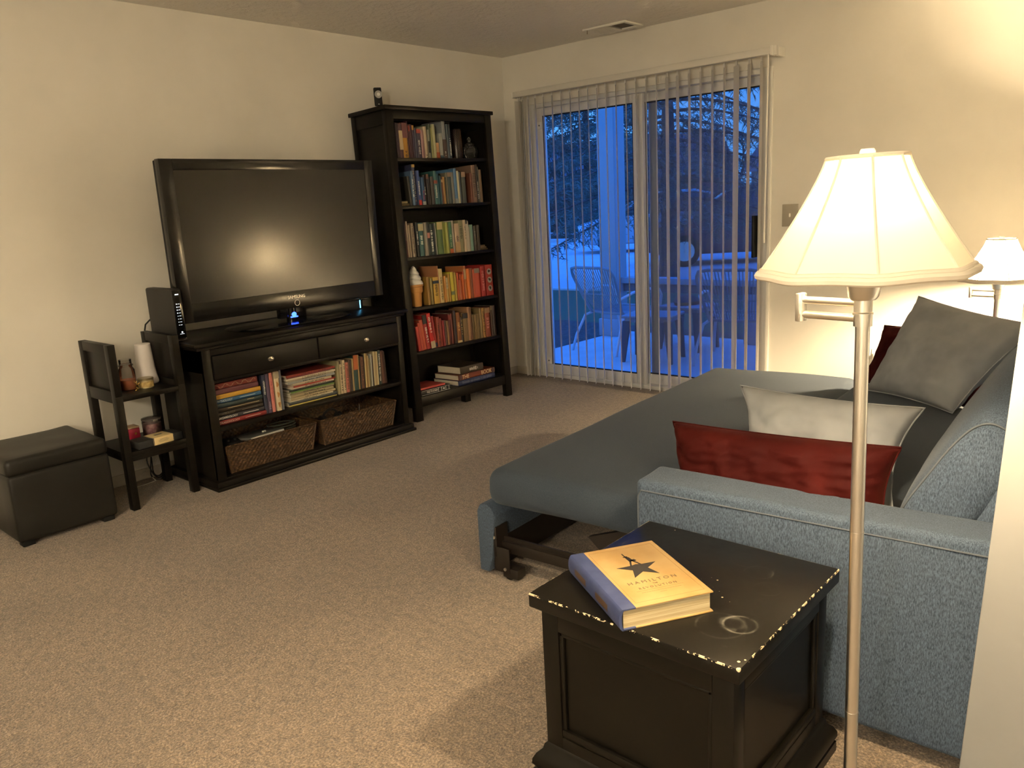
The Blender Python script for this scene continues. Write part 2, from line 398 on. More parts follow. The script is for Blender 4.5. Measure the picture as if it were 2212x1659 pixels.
# kerb walk, road running obliquely, far verge, far walk
ux, uy = math.cos(R(6)), math.sin(R(6))
def band(name, d0, d1, m, z0, z1):
    p0 = Vector((-4.6, 6.2)); n = Vector((-uy, ux)); u = Vector((ux, uy))
    q = [p0+n*d0-u*60, p0+n*d0+u*40, p0+n*d1+u*40, p0+n*d1-u*60]
    quadstrip(name, [(v.x, v.y) for v in q], z0, z1, m)
band('ground_sidewalk', 0.0, 1.1, M_walk, GZ-0.02, GZ+0.03)
band('ground_road', 1.1, 14.5, M_road, GZ-0.02, GZ+0.012)
band('ground_kerb', 14.5, 14.9, M_walk, GZ-0.02, GZ+0.14)
band('ground_path', 20.5, 23.5, M_walk, GZ-0.02, GZ+0.03)

# porch: column on a plinth, beam, roof, low rail
M_pwhite = mat('porch_white', (0.28, 0.30, 0.33), 0.6)
pc = thing('porch_column', 'square white porch column on a boxed plinth at the patio corner', 'column', (-0.52, 2.17, -0.05))
MB().box(-0.10, 0.10, -0.10, 0.10, 0.18, 3.4, 0.006).obj('shaft', M_pwhite, pc)
MB().box(-0.12, 0.12, -0.12, 0.12, 0.0, 0.18, 0.008).obj('plinth', M_pwhite, pc)
MB().box(0.098, 0.103, -0.085, -0.075, 0.18, 3.4).obj('corner_trim', M_pwhite, pc)
pr = thing('patio_rail', 'low white patio rail beam with a dark underside board beyond the chairs', 'railing', (0.3, 2.23, -0.05))
MB().box(-0.72, 4.2, -0.075, 0.075, 0.545, 0.605, 0.006).obj('rail_cap', M_pwhite, pr)
MB().box(-0.72, 4.2, -0.03, 0.03, 0.46, 0.545, 0.004).obj('rail_board', mat('rail_grey', (0.16, 0.13, 0.13), 0.7), pr)
for x in (0.63, 2.4): MB().box(x, x+0.13, -0.06, 0.06, 0.0, 0.47, 0.005).obj('rail_post', M_pwhite, pr)

# patio chairs
M_cane = mat('grey_cord', (0.20, 0.21, 0.23), 0.6)
M_tube = mat('pale_steel_tube', (0.46, 0.47, 0.50), 0.4)
def chair(x, y, rz, label):
    c = thing('patio_chair', label, 'chair', (x, y, -0.05), rz, 'corded patio chairs')
    # faces +y locally; back leans to -y. frame outline of the back as seen from behind
    def bp(u, t):   # u -1..1 across, t 0..1 up the back
        w = 0.20+0.11*t-0.03*t*t
        return Vector((u*w, -0.20-0.20*t-0.03*math.cos(u*1.4)*t, 0.36+0.44*t))
    loop = [bp(-1, 0)] + [bp(-1, 0.1*i) for i in range(1, 9)] + [bp(-1, 0.88)+Vector((0.01, 0, 0.0)), bp(-0.88, 0.97), bp(-0.6, 1.0), bp(0, 1.0), bp(0.6, 1.0), bp(0.88, 0.97), bp(1, 0.88)-Vector((0.01, 0, 0))] + [bp(1, 0.1*i) for i in range(8, -1, -1)]
    MB().tube(loop, 0.014, 8).obj('back_frame', M_cane, c)
    cords = MB()
    for i in range(19):
        u = -0.9+1.8*i/18
        cords.tube([bp(u, 0.99), bp(u*0.98, 0.7), bp(u*0.96, 0.42), bp(u*0.95, 0.2)+Vector((0, 0.015, 0)), Vector((u*0.2, -0.15, 0.35)), Vector((u*0.22, 0.05, 0.345)), Vector((u*0.24, 0.22, 0.37))], 0.0045, 5)
    cords.tube([bp(-0.95, 0.40), bp(-0.5, 0.41), bp(0, 0.42), bp(0.5, 0.41), bp(0.95, 0.40)], 0.008, 6)
    cords.obj('cord_seat', M_cane, c)
    MB().tube([(-0.21, -0.18, 0.36), (-0.24, 0.0, 0.355), (-0.25, 0.22, 0.375), (0, 0.26, 0.378), (0.25, 0.22, 0.375), (0.24, 0, 0.355), (0.21, -0.18, 0.36), (0, -0.21, 0.36)], 0.013, 8, closed=True).obj('seat_frame', M_cane, c)
    for s in (-1, 1):
        MB().tube([(s*0.235, -0.27, 0.50), (s*0.30, -0.15, 0.56), (s*0.315, 0.05, 0.575), (s*0.31, 0.18, 0.56), (s*0.295, 0.235, 0.50), (s*0.27, 0.235, 0.38)], 0.013, 8).obj('arm', M_tube, c)
        MB().tube([(s*0.235, 0.17, 0.36), (s*0.27, 0.26, 0.18), (s*0.285, 0.30, 0.0)], 0.013, 8).obj('leg', M_tube, c)
        MB().tube([(s*0.215, -0.16, 0.355), (s*0.245, -0.24, 0.33), (s*0.28, -0.33, 0.15), (s*0.29, -0.38, 0.0)], 0.013, 8).obj('leg', M_tube, c)
    return c
chair(-0.02, 1.56, R(-10), 'grey corded patio chair in front of the porch column')
chair(1.20, 1.52, R(14), 'grey corded patio chair on the far side of the small tables')
M_resin = mat('dark_resin', (0.055, 0.058, 0.068), 0.5)
def ptable(x, y, rz, label, s=1.0):
    t = thing('patio_table', label, 'table', (x, y, -0.05), rz, 'small resin side tables on the patio')
    MB().box(-0.23*s, 0.23*s, -0.19*s, 0.19*s, 0.385, 0.41, 0.01).box(-0.2*s, 0.2*s, -0.16*s, 0.16*s, 0.35, 0.386, 0.004).obj('tabletop', mat('resin_top', (0.20, 0.21, 0.24), 0.5), t)
    for a in (-1, 1):
        for b in (-1, 1):
            q = MB(); t0 = bmesh.new()
            q.prism([(-0.035, -0.02), (0.035, -0.02), (0.035, 0.02), (-0.035, 0.02)], 0.0, 0.36, b=0.004)
            for v in q.bm.verts:
                k = 0.55+0.45*v.co.z/0.36; v.co.x = v.co.x*k+a*(0.185+0.03*(1-v.co.z/0.36))*s; v.co.y = v.co.y*k+b*(0.145+0.03*(1-v.co.z/0.36))*s
            q.obj('leg', M_resin, t)
ptable(0.56, 1.18, R(12), 'dark resin side table nearer the glass between the patio chairs')
ptable(0.56, 1.80, R(-4), 'dark resin side table standing behind the other by the rail', 0.95)
cn = thing('coiled_hose', 'dark folded bundle lying on the far resin table', 'bundle', (0.53, 1.80, 0.36))
MB().lathe([(0.0, 0.0), (0.11, 0.0), (0.125, 0.03), (0.10, 0.06), (0.05, 0.085), (0, 0.09)], 24, rf=lambda a, z: 1+0.12*math.sin(3*a)).obj('folded_cloth', mat('bundle_dark', (0.03, 0.03, 0.035), 0.8), cn)

# parked cars
def car(x, y, rz, paint, label, glassc=(0.02, 0.025, 0.03)):
    c = thing('car', label, 'car', (x, y, GZ+0.012), rz)
    side = [(-2.25, 0.35), (-2.28, 0.62), (-2.20, 0.82), (-1.75, 0.93), (-1.05, 1.02), (-0.2, 1.06), (1.0, 1.08), (1.9, 1.08), (2.2, 1.0), (2.28, 0.7), (2.22, 0.38), (1.9, 0.25), (-1.9, 0.25)]
    body = MB(); My = frame((0, 0, 0), (1, 0, 0), (0, 0, 1), (0, -1, 0))
    body.prism(side, -0.90, 0.90, M=My, b=0.07, seg=3)
    for v in body.bm.verts:
        if abs(v.co.x) > 1.6: v.co.y *= 1-0.12*(abs(v.co.x)-1.6)/0.68
    body.obj('body', paint, c)
    cab = MB(); cp = [(-1.25, 1.0), (-0.45, 1.52), (0.1, 1.64), (1.0, 1.64), (1.65, 1.48), (2.05, 1.05)]
    cab.prism(cp, -0.80, 0.80, M=My, b=0.04)
    for v in cab.bm.verts: v.co.y *= 1-0.20*(v.co.z-1.0)/0.64
    cab.obj('cabin_glass', mat('car_glass', (0.03, 0.035, 0.045), 0.06), c)
    rf = MB(); rf.prism([(-0.40, 1.535), (0.1, 1.655), (1.0, 1.66), (1.62, 1.50), (1.0, 1.61), (0.1, 1.60)], -0.68, 0.68, M=My).obj('roof', paint, c)
    pl = MB()
    for s in (-1, 1):
        pl.tube([(-1.22, s*0.80, 1.02), (-0.43, s*0.665, 1.54), (0.1, s*0.655, 1.64), (1.0, s*0.655, 1.645), (1.6, s*0.68, 1.49), (2.0, s*0.79, 1.08)], 0.035, 6)
        pl.tube([(0.35, s*0.80, 1.05), (0.38, s*0.66, 1.64)], 0.035, 6)
    pl.obj('pillar', paint, c)
    for s in (-1, 1):
        for wx in (-1.42, 1.42):
            w = MB().cyl((wx, s*0.72, 0.33), (wx, s*0.93, 0.33), 0.33, n=28).obj('wheel', M_blackmatte, c)
            h = MB().cyl((wx, s*0.925, 0.33), (wx, s*0.94, 0.33), 0.21, n=20)
            for k in range(5): h.box(-0.02, 0.02, -0.01, 0.01, 0.0, 0.2, M=Matrix.Translation((wx, s*0.942, 0.33)) @ Matrix.Rotation(k*2*PI/5, 4, 'Y'))
            h.obj('hubcap', M_nickel, w)
        MB().box(-2.285, -1.95, s*0.62-0.14, s*0.62+0.14, 0.66, 0.80, 0.04).obj('headlight', mat('headlight', (0.75, 0.78, 0.8), 0.1), c)
        MB().box(-0.72, -0.55, s*0.98-0.09, s*0.98+0.09, 1.02, 1.15, 0.03).obj('mirror', paint, c)
    MB().box(-2.30, -2.2, -0.5, 0.5, 0.42, 0.62, 0.03).obj('grille', M_blackgloss, c)
M_red = mat('car_maroon', (0.16, 0.05, 0.05), 0.25)
M_silver = mat('car_silver', (0.42, 0.44, 0.47), 0.25)
car(-3.9, 12.2, R(38), M_red, 'dark red hatchback parked nose towards the patio beyond the rail')
car(-8.3, 15.8, R(38), M_silver, 'pale silver car parked behind the spruce trunk')
car(1.6, 12.6, R(38), mat('car_white', (0.55, 0.57, 0.60), 0.25), 'white car half hidden past the dark red hatchback')

# trees
def spruce(name, x, y, label, trunk_r, z0, z1, rad, nb, seed, col, blade=0.16, trunk_h=8.0, lift=0.0):
    rg = random.Random(seed)
    t = thing(name, label, 'tree', (x, y, GZ))
    MB().tube([(0, 0, 0), (0.03, 0.02, 1.5), (0.0, 0.0, 3.5), (0, 0, trunk_h)], lambda f: trunk_r*(1-0.75*f), 12).obj('trunk', tex_mat('bark', (0.05, 0.04, 0.035), (0.11, 0.09, 0.08), 14, 0.9, 30, 1.0, 0.03), t)
    V, F = [], []; bm = MB()
    for i in range(nb):
        f = (i+0.5)/nb; z = z0+(z1-z0)*f**1.05; a = i*2.399+rg.uniform(-.3, .3); ln = rad*(1-0.55*f)*rg.uniform(0.75, 1.1)
        dirv = Vector((math.cos(a), math.sin(a), 0)); side = Vector((-dirv.y, dirv.x, 0))
        pts = [dirv*(ln*s)+Vector((0, 0, z-0.28*ln*s*s+0.10*s+0.14*ln*max(0, s-.7))) for s in (0, .25, .5, .75, 1)]
        bm.tube(pts, lambda q: 0.03*(1-0.8*q)+0.004, 5)
        nt = int(26*ln/2.5)+6
        for k in range(nt):
            s = 0.12+0.88*(k+rg.random())/nt; j = min(3, int(s*4)); p = pts[j].lerp(pts[j+1], s*4-j)
            sd = 1 if k % 2 else -1; tl = ln*0.24*(1.15-s)+0.12
            q = p+side*sd*tl*rg.uniform(.6, 1)+dirv*tl*0.5+Vector((0, 0, -tl*rg.uniform(0.25, 0.9)))
            for n in range(13):
                g = (n+rg.random())/13; o = p.lerp(q, g); d = Vector((rg.uniform(-1, 1), rg.uniform(-1, 1), rg.uniform(-1.0, 0.35))).normalized()
                w = d.orthogonal().normalized()*blade*0.055; b = len(V)
                V.extend([o-w, o+w, o+d*blade*rg.uniform(.6, 1.1)]); F.append((b, b+1, b+2))
    bm.obj('branches', MATS['bark'], t)
    raw('foliage', V, F, col, t)
    return t
M_spruce = tex_mat('spruce_needles', (0.05, 0.085, 0.065), (0.11, 0.15, 0.115), 2, 0.8)
spruce('spruce_tree', -3.55, 8.4, 'big spruce trunk with drooping dark branches behind the patio rail', 0.19, 1.25, 5.2, 3.0, 58, 3, M_spruce, 0.17)
spruce('spruce_tree', -17.3, 24.8, 'broad dark spruce across the road filling the view beyond the porch column', 0.28, 0.35, 10.0, 4.9, 84, 5, M_spruce, 0.34, 11.0)
def bare(x, y, label, seed, h=7):
    rg = random.Random(seed); t = thing('bare_tree', label, 'tree', (x, y, GZ), 0, 'leafless trees across the road'); m = MB()
    def grow(p, d, l, r, k):
        q = p+d*l; m.tube([p, p.lerp(q, .5)+Vector((rg.uniform(-.05, .05), rg.uniform(-.05, .05), 0)), q], lambda f: r*(1-0.35*f), 5)
        if k:
            for _ in range(3 if k > 1 else 4):
                e = (d+Vector((rg.uniform(-.8, .8), rg.uniform(-.8, .8), rg.uniform(-.15, .5)))).normalized(); grow(p.lerp(q, rg.uniform(.6, 1)), e, l*rg.uniform(.6, .8), r*.55, k-1)
    grow(Vector((0, 0, 0)), Vector((0, 0, 1)), h*0.3, 0.13, 4)
    m.obj('trunk', MATS['bark'], t)
bare(-11.5, 27.5, 'leafless tree across the road seen past the spruce trunk', 4)
bare(-24, 31.5, 'leafless tree across the road by the brick house', 8, 8)
bare(-6.5, 28, 'leafless tree across the road behind the parked cars', 11, 8)
# hedge and houses across the road
def hedge(x0, x1, y, h, seed, label):
    rg = random.Random(seed); V, F = [], []
    for k in range(5200):
        o = Vector((rg.uniform(x0, x1), y+rg.gauss(0, .5), GZ+h*rg.random()**0.8)); d = Vector((rg.uniform(-1, 1), rg.uniform(-1, 1), rg.uniform(-.6, 1))).normalized(); w = d.orthogonal()*0.09; b = len(V)
        V.extend([o-w, o+w, o+d*0.32]); F.append((b, b+1, b+2))
    o = raw('hedge', V, F, M_spruce); tag(o, label, 'hedge')
hedge(-40, -23.5, 29.2, 1.7, 2, 'dark evergreen hedge along the far side of the road')
M_brick = tex_mat('house_brick', (0.25, 0.10, 0.09), (0.32, 0.14, 0.12), 8, 0.9)
M_siding = mat('house_siding', (0.50, 0.52, 0.55), 0.8)
M_shingle = mat('roof_shingle', (0.10, 0.095, 0.10), 0.9)
def house(x, y, rz, w, d, h, wallm, label):
    t = thing('house', label, 'house', (x, y, GZ), rz)
    MB().box(-w/2, w/2, 0, d, 0, h).obj('wall', wallm, t)
    Mx = frame((0, 0, 0), (0, 1, 0), (0, 0, 1), (1, 0, 0))
    MB().prism([(-0.5, h-0.1), (d/2, h+d*0.28), (d+0.5, h-0.1)], -w/2-0.4, w/2+0.4, M=Mx).obj('roof', M_shingle, t)
    MB().box(-w/2-0.4, w/2+0.4, -0.62, -0.48, h-0.25, h-0.05).obj('gutter', M_pwhite, t)
    for k in range(3):
        xw = -w*0.32+k*w*0.32
        f = MB().box(xw-0.65, xw+0.65, -0.06, 0.02, 0.95, 2.3).obj('window', M_pwhite, t)
        MB().box(xw-0.55, xw+0.55, -0.075, -0.05, 1.05, 2.2).obj('pane', MATS['car_glass'], f)
house(-27, 38, R(12), 14, 9, 3.0, M_brick, 'brick house with white gutter far behind the dark spruce')
house(-10, 40, R(5), 13, 9, 2.9, M_siding, 'pale sided house far across the road behind the cars')
house(-45, 36, R(22), 12, 9, 2.9, M_siding, 'pale house at the far end of the road by the hedge')
# ================================================================ bookcase
HX, HY, TH, LEAN = .4444, -1.5021, .0424, math.asin(.0684/1.945)
Y_ = Vector((math.sin(TH), math.cos(TH), 0)); X0 = Vector((math.cos(TH), -math.sin(TH), 0)); Z0 = Vector((0, 0, 1))
Zl = Z0*math.cos(LEAN)-X0*math.sin(LEAN); Xl = X0*math.cos(LEAN)+Z0*math.sin(LEAN)
BC = frame((HX, HY, 0.0), Xl, Y_, Zl)      # x towards the room, y along the case, z up
bc = thing('bookcase', 'tall black-brown bookcase of six shelves beside the blinds', 'bookcase', M=BC)
D_, W_ = 0.36, 0.89
for a, b in ((0.0, 0.055), (0.835, W_)):
    MB().box(-0.042, 0, a, b, 0, 1.943, 0.002).obj('post', M_blackwood, bc)
    MB().box(-D_, -D_+0.042, a, b, 0, 1.943, 0.002).obj('post', M_blackwood, bc)
for a, b, s in ((0.012, 0.035, 0), (0.855, 0.878, 1)):
    MB().box(-D_+0.04, -0.04, a, b, 0.09, 1.94, 0.001).box(-D_+0.04, -0.04, a-0.008, b+0.008, 1.86, 1.942, 0.001).box(-D_+0.04, -0.04, a-0.008, b+0.008, 0.09, 0.16, 0.001).obj('side_panel', M_blackwood, bc)
MB().box(-D_, -D_+0.008, 0.03, 0.86, 0.09, 1.94).obj('back_panel', M_blackwood, bc)
MB().box(-D_-0.006, 0.012, -0.014, W_+0.014, 1.943, 1.967, 0.003).obj('top_board', M_blackwood, bc)
MB().box(-0.030, -0.006, 0.05, 0.84, 1.893, 1.943, 0.002).obj('top_rail', M_blackwood, bc)
for zt in (1.661, 1.372, 1.051, 0.733, 0.447, 0.152):
    MB().box(-D_+0.008, -0.012, 0.03, 0.86, zt-0.019, zt, 0.0015).obj('shelf', M_blackwood, bc)
MB().box(-0.030, -0.006, 0.05, 0.84, 0.09, 0.155, 0.002).obj('apron', M_blackwood, bc)
MB().box(-0.18, -0.13, 0.55, 0.60, 0.0, 0.135, 0.003).obj('support_foot', M_blackwood, bc)

# ---------------------------------------------------------------- books
BK = 0.44
def bmat(c, rough=0.45): return mat('cover_%d_%d_%d' % c, lin(c, BK*1.55), rough)
def book(M, t, h, d, col, label, group, lettering=None, band=None, title=None, tcol=None, tsize=None, name='book', soft=False, along='down'):
    """spine faces local +x, thickness along y, height along z, base at z=0"""
    o = thing(name, label, 'book', group=group, M=M)
    bt = 0.0012 if (soft or t < 0.016) else 0.0026
    ov = 0.0 if soft else 0.003
    c = MB()
    c.box(-d, 0, -t/2, -t/2+bt, 0, h, 0.0004, 1).box(-d, 0, t/2-bt, t/2, 0, h, 0.0004, 1)
    rb = min(0.004, t*0.16); n = 6
    poly = [(-0.0015, -t/2), (0, -t/2)]+[(rb*math.sin(PI*i/n), -t/2*math.cos(PI*i/n)) for i in range(1, n)]+[(0, t/2), (-0.0015, t/2)]
    c.prism(poly, 0, h)
    c.obj('cover', bmat(col), o)
    MB().box(-d+ov, -0.001, -t/2+bt, t/2-bt, ov, h-ov).obj('pages', M_paper, o)
    x = rb+0.0004
    if band:
        bm = MB()
        z0, z1, bc_ = band
        bm.box(-0.002, x, -t/2-0.0004, t/2+0.0004, h*z0, h*z1).obj('spine_band', bmat(bc_), o)
    if title:
        m = tcol or M_whiteink
        if along == 'down': text('title', title, tsize or t*0.62, spine_x(x, 0, h*0.52), m, o, 0.0002)
        else: text('title', title, tsize or t*0.62, frame((x, 0, h*0.04), (0, 0, 1), (0, -1, 0), (1, 0, 0)), m, o, 0.0002, 'LEFT')
    elif lettering:
        lm, z0, z1 = lettering; m = MB(); rg = random.Random(label); z = h*z0
        while z < h*z1:
            w = rg.uniform(0.003, 0.006); k = rg.uniform(0.16, 0.30)*t
            m.box(-0.002, x, -k, k*rg.uniform(.5, 1), z, z+w*0.7); z += w+0.002
            if rg.random() < .15: z += 0.006
        m.obj('lettering', lm, o)
    return o
S1 =[ ('purple white-topped',0.0761,0.0169,0.213,0.049,(84,50,84)),('dark plum',0.0944,0.0116,0.214,0.072,(50,28,45)),('maroon-black',0.1067,0.0152,0.211,0.081,(62,34,44)),('mauve cream-labelled',0.1234,0.0277,0.21,0.095,(98,66,70)),('gold and mauve',0.154,0.0398,0.215,0.12,(190,140,50)),('thin wine-red',0.1946,0.0097,0.228,0.057,(66,26,38)),('maroon',0.2046,0.0093,0.207,0.073,(82,38,48)),('dark red',0.2147,0.0164,0.207,0.087,(66,26,40)),('violet orange-topped',0.2326,0.0143,0.202,0.11,(70,55,85)),('slate-violet',0.2476,0.0143,0.186,0.12,(80,80,96)),('indigo white-lettered',0.2638,0.0315,0.18,0.12,(58,48,70)),('pale pink',0.2969,0.0126,0.176,0.059,(190,152,152)),('dusty pink',0.3102,0.0157,0.174,0.079,(180,140,135)),('cream',0.3275,0.027,0.198,0.085,(198,182,155)),('black and white',0.3553,0.0116,0.179,0.064,(150,150,135)),('grey-green',0.3677,0.0117,0.214,0.11,(95,105,88)),('olive-cream',0.3802,0.0164,0.19,0.15,(150,150,95)),('pale lime',0.3982,0.022,0.214,0.19,(195,194,150)),('cream orange-footed',0.4222,0.0265,0.1,0.2,(192,150,105)),('pearl grey blue-footed',0.4503,0.0295,0.159,0.11,(158,162,158)),('tall silver-grey',0.4818,0.031,0.243,0.083,(148,153,158)),('slate blue',0.5144,0.0178,0.217,0.094,(74,90,100)),('dark slate',0.5339,0.0179,0.218,0.075,(60,72,84)) ]
S2 =[ ('grey-brown leaning',0.1609,0.018,0.181,-0.013,(58,54,46)),('pale blue',0.1811,0.0181,0.213,-0.008,(92,120,152)),('navy gold-topped',0.2007,0.0227,0.253,0.068,(58,62,92)),('navy thin',0.225,0.0084,0.214,0.05,(40,52,96)),('royal blue red-footed',0.2348,0.0214,0.215,0.065,(52,74,135)),('thin sky blue',0.257,0.0069,0.176,0.022,(95,135,170)),('blue white-footed',0.2651,0.0212,0.173,0.062,(42,80,122)),('black',0.2878,0.0163,0.187,0.047,(30,25,30)),('black brown-topped',0.3064,0.0171,0.192,0.063,(34,26,26)),('charcoal',0.3251,0.0141,0.176,0.1,(46,42,40)),('warm grey',0.3415,0.0244,0.176,0.1,(74,68,62)),('teal white-lettered',0.3691,0.0262,0.212,0.057,(56,106,106)),('sea blue',0.3969,0.02,0.194,0.05,(52,98,114)),('dark teal',0.4184,0.0128,0.181,0.057,(46,84,94)),('rust-brown',0.4353,0.0169,0.175,0.072,(116,62,36)),('tan',0.4538,0.017,0.174,0.045,(176,134,72)),('olive-grey',0.4724,0.0089,0.17,0.053,(62,66,52)),('stone grey',0.4826,0.011,0.201,0.033,(126,120,102)),('slate green tan-topped',0.4949,0.0299,0.202,0.073,(60,78,78)),('light grey',0.5256,0.0198,0.202,0.042,(136,136,126)),('tall blue',0.5471,0.0249,0.227,0.028,(84,128,170)),('ivory',0.5737,0.0201,0.211,0.041,(204,200,168)),('grey-blue',0.5955,0.0185,0.205,0.064,(98,108,120)),('green-grey tan-topped',0.6152,0.0326,0.203,0.1,(76,82,76)),('red-brown',0.6914,0.0198,0.197,0.067,(114,68,52)),('rosy tan tall',0.7134,0.0387,0.248,0.11,(134,108,92)),('black figured',0.7539,0.0149,0.251,0.069,(60,55,55)),('pale grey',0.7705,0.0141,0.238,0.07,(152,152,138)),('brown-tan',0.7863,0.0239,0.219,0.093,(124,102,82)) ]
S3 =[ ('cream maroon-footed',0.0948,0.0114,0.212,-0.001,(128,92,84)),('tall cream',0.1076,0.0143,0.226,0.028,(204,184,164)),('ivory thin',0.1241,0.0122,0.202,0.031,(184,164,142)),('mottled beige',0.1407,0.0217,0.213,0.042,(154,138,116)),('taupe',0.1635,0.0135,0.196,0.046,(84,76,66)),('black white-lettered',0.1849,0.0176,0.216,0.072,(40,42,35)),('teal cream-topped',0.2091,0.0392,0.211,0.11,(52,98,100)),('silver-grey',0.2505,0.0194,0.211,0.071,(154,148,132)),('dark green pink-labelled',0.2722,0.024,0.213,0.075,(45,54,45)),('petrol white-lettered',0.2992,0.0341,0.199,0.076,(30,52,54)),('black-green',0.3344,0.0118,0.203,0.06,(40,45,50)),('thin white',0.3473,0.0073,0.203,0.034,(192,192,182)),('leaf green cream-topped',0.3561,0.0446,0.21,0.11,(88,116,66)),('yellow-green',0.4023,0.0116,0.21,0.047,(154,160,80)),('olive',0.4151,0.0144,0.211,0.051,(132,144,62)),('pale lime',0.431,0.018,0.203,0.055,(178,184,96)),('moss',0.4502,0.0106,0.204,0.057,(102,112,60)),('sea green orange-footed',0.4632,0.0276,0.205,0.079,(66,118,86)),('white slim',0.4924,0.0103,0.212,0.063,(194,184,168)),('cream brown-figured',0.5107,0.04,0.191,0.11,(204,178,148)),('sage',0.5547,0.0397,0.211,0.14,(152,150,116)),('parchment',0.596,0.0155,0.211,0.082,(218,198,168)),('off-white',0.614,0.0156,0.209,0.11,(204,194,172)),('white',0.6304,0.0099,0.204,0.1,(206,196,178)),('black and white short',0.6411,0.0124,0.164,0.12,(160,155,140)),('pale mint',0.6559,0.0316,0.177,0.15,(132,170,154)),('dark brown',0.6925,0.0184,0.166,0.16,(72,64,56)),('umber',0.7176,0.0227,0.171,0.18,(74,64,52)) ]
S4 =[ ('ochre brown-faced',0.2323,0.0234,0.182,0.022,(154,118,52)),('white and olive',0.2572,0.0152,0.17,-0,(158,140,80)),('yellow blue-banded',0.2861,0.0476,0.174,0.021,(218,178,75)),('tall tan brown-faced',0.3345,0.0062,0.245,-0.03,(194,134,92)),('cream black-figured',0.3423,0.0327,0.224,0.032,(228,204,144)),('amber',0.3765,0.0165,0.173,0.019,(202,142,60)),('yellow white-topped',0.3946,0.0173,0.161,0.032,(218,188,112)),('mustard thin',0.4143,0.0166,0.183,0.042,(184,144,60)),('bright yellow',0.4364,0.0295,0.194,0.023,(205,190,58)),('pale yellow',0.4683,0.0169,0.19,0.051,(194,170,72)),('ochre-orange',0.4864,0.0068,0.173,0.043,(192,122,60)),('coral orange',0.4941,0.0141,0.183,0.06,(204,102,56)),('peach short',0.5094,0.0113,0.134,0.013,(202,120,82)),('burnt orange',0.522,0.0159,0.171,0.046,(184,82,46)),('tangerine',0.5395,0.0147,0.168,0.012,(222,112,50)),('vermilion',0.5558,0.0107,0.188,0.034,(192,76,46)),('orange white-topped',0.5677,0.0177,0.224,0.053,(206,128,76)),('bright orange',0.5871,0.0249,0.203,0.057,(234,128,50)),('copper',0.6136,0.0133,0.202,0.038,(152,82,36)),('dark copper',0.6286,0.0117,0.203,0.045,(120,60,32)),('orange-red',0.642,0.021,0.193,0.058,(204,88,52)),('red-orange grey-topped wide',0.6646,0.0491,0.197,0.093,(208,88,62)),('crimson glossy',0.7172,0.0386,0.206,0.043,(168,46,46)) ]
S5 =[ ('scarlet leaning',0.1089,0.0252,0.161,-0.004,(206,72,62)),('red-orange leaning',0.1349,0.0202,0.183,-0.029,(194,78,56)),('orange cream-edged leaning',0.1558,0.0293,0.198,-0.057,(206,92,62)),('red black-topped leaning',0.1867,0.0311,0.227,-0.072,(174,46,46)),('bright red thick leaning',0.2223,0.0329,0.232,-0.12,(206,40,40)),('dark scarlet',0.256,0.0185,0.21,-0.089,(164,42,40)),('red and black',0.2761,0.0256,0.199,-0.038,(154,66,46)),('brick red',0.3032,0.0227,0.186,-0.021,(144,52,42)),('crimson',0.3267,0.0165,0.171,-0.024,(144,36,42)),('mauve-brown',0.3447,0.0142,0.168,0.017,(86,60,52)),('sand',0.3645,0.0206,0.163,0.025,(146,110,68)),('maroon',0.3915,0.0192,0.206,0.01,(94,36,36)),('wine',0.4118,0.0148,0.206,0.007,(114,46,42)),('tall dark brown',0.4283,0.0121,0.226,0.059,(62,36,28)),('slate',0.4412,0.0121,0.221,0.071,(52,54,62)),('saddle brown gilt-lettered',0.4574,0.0366,0.206,0.067,(146,88,42)),('black gilt',0.4948,0.0164,0.171,0.037,(52,44,36)),('olive-tan wide',0.5129,0.0455,0.192,0.059,(134,108,68)),('rosy beige tall',0.56,0.025,0.23,0.016,(168,128,92)),('chestnut tall',0.5867,0.0168,0.226,0.033,(114,78,56)),('khaki',0.6052,0.0135,0.173,0.068,(112,92,62)),('olive-khaki',0.6204,0.0212,0.17,0.1,(124,102,60)),('dull gold',0.6424,0.0333,0.172,0.084,(116,98,62)),('tan ribbed',0.677,0.0185,0.207,0.066,(142,122,82)),('gold and black',0.6971,0.0233,0.207,0.071,(174,134,72)),('rust wide',0.7248,0.0506,0.203,0.1,(138,66,42)),('espresso',0.778,0.0176,0.212,0.068,(56,36,32)),('black-brown tall',0.7965,0.0319,0.212,0.094,(40,25,28)) ]
cream, lw = (205, 185, 150), M_whiteink
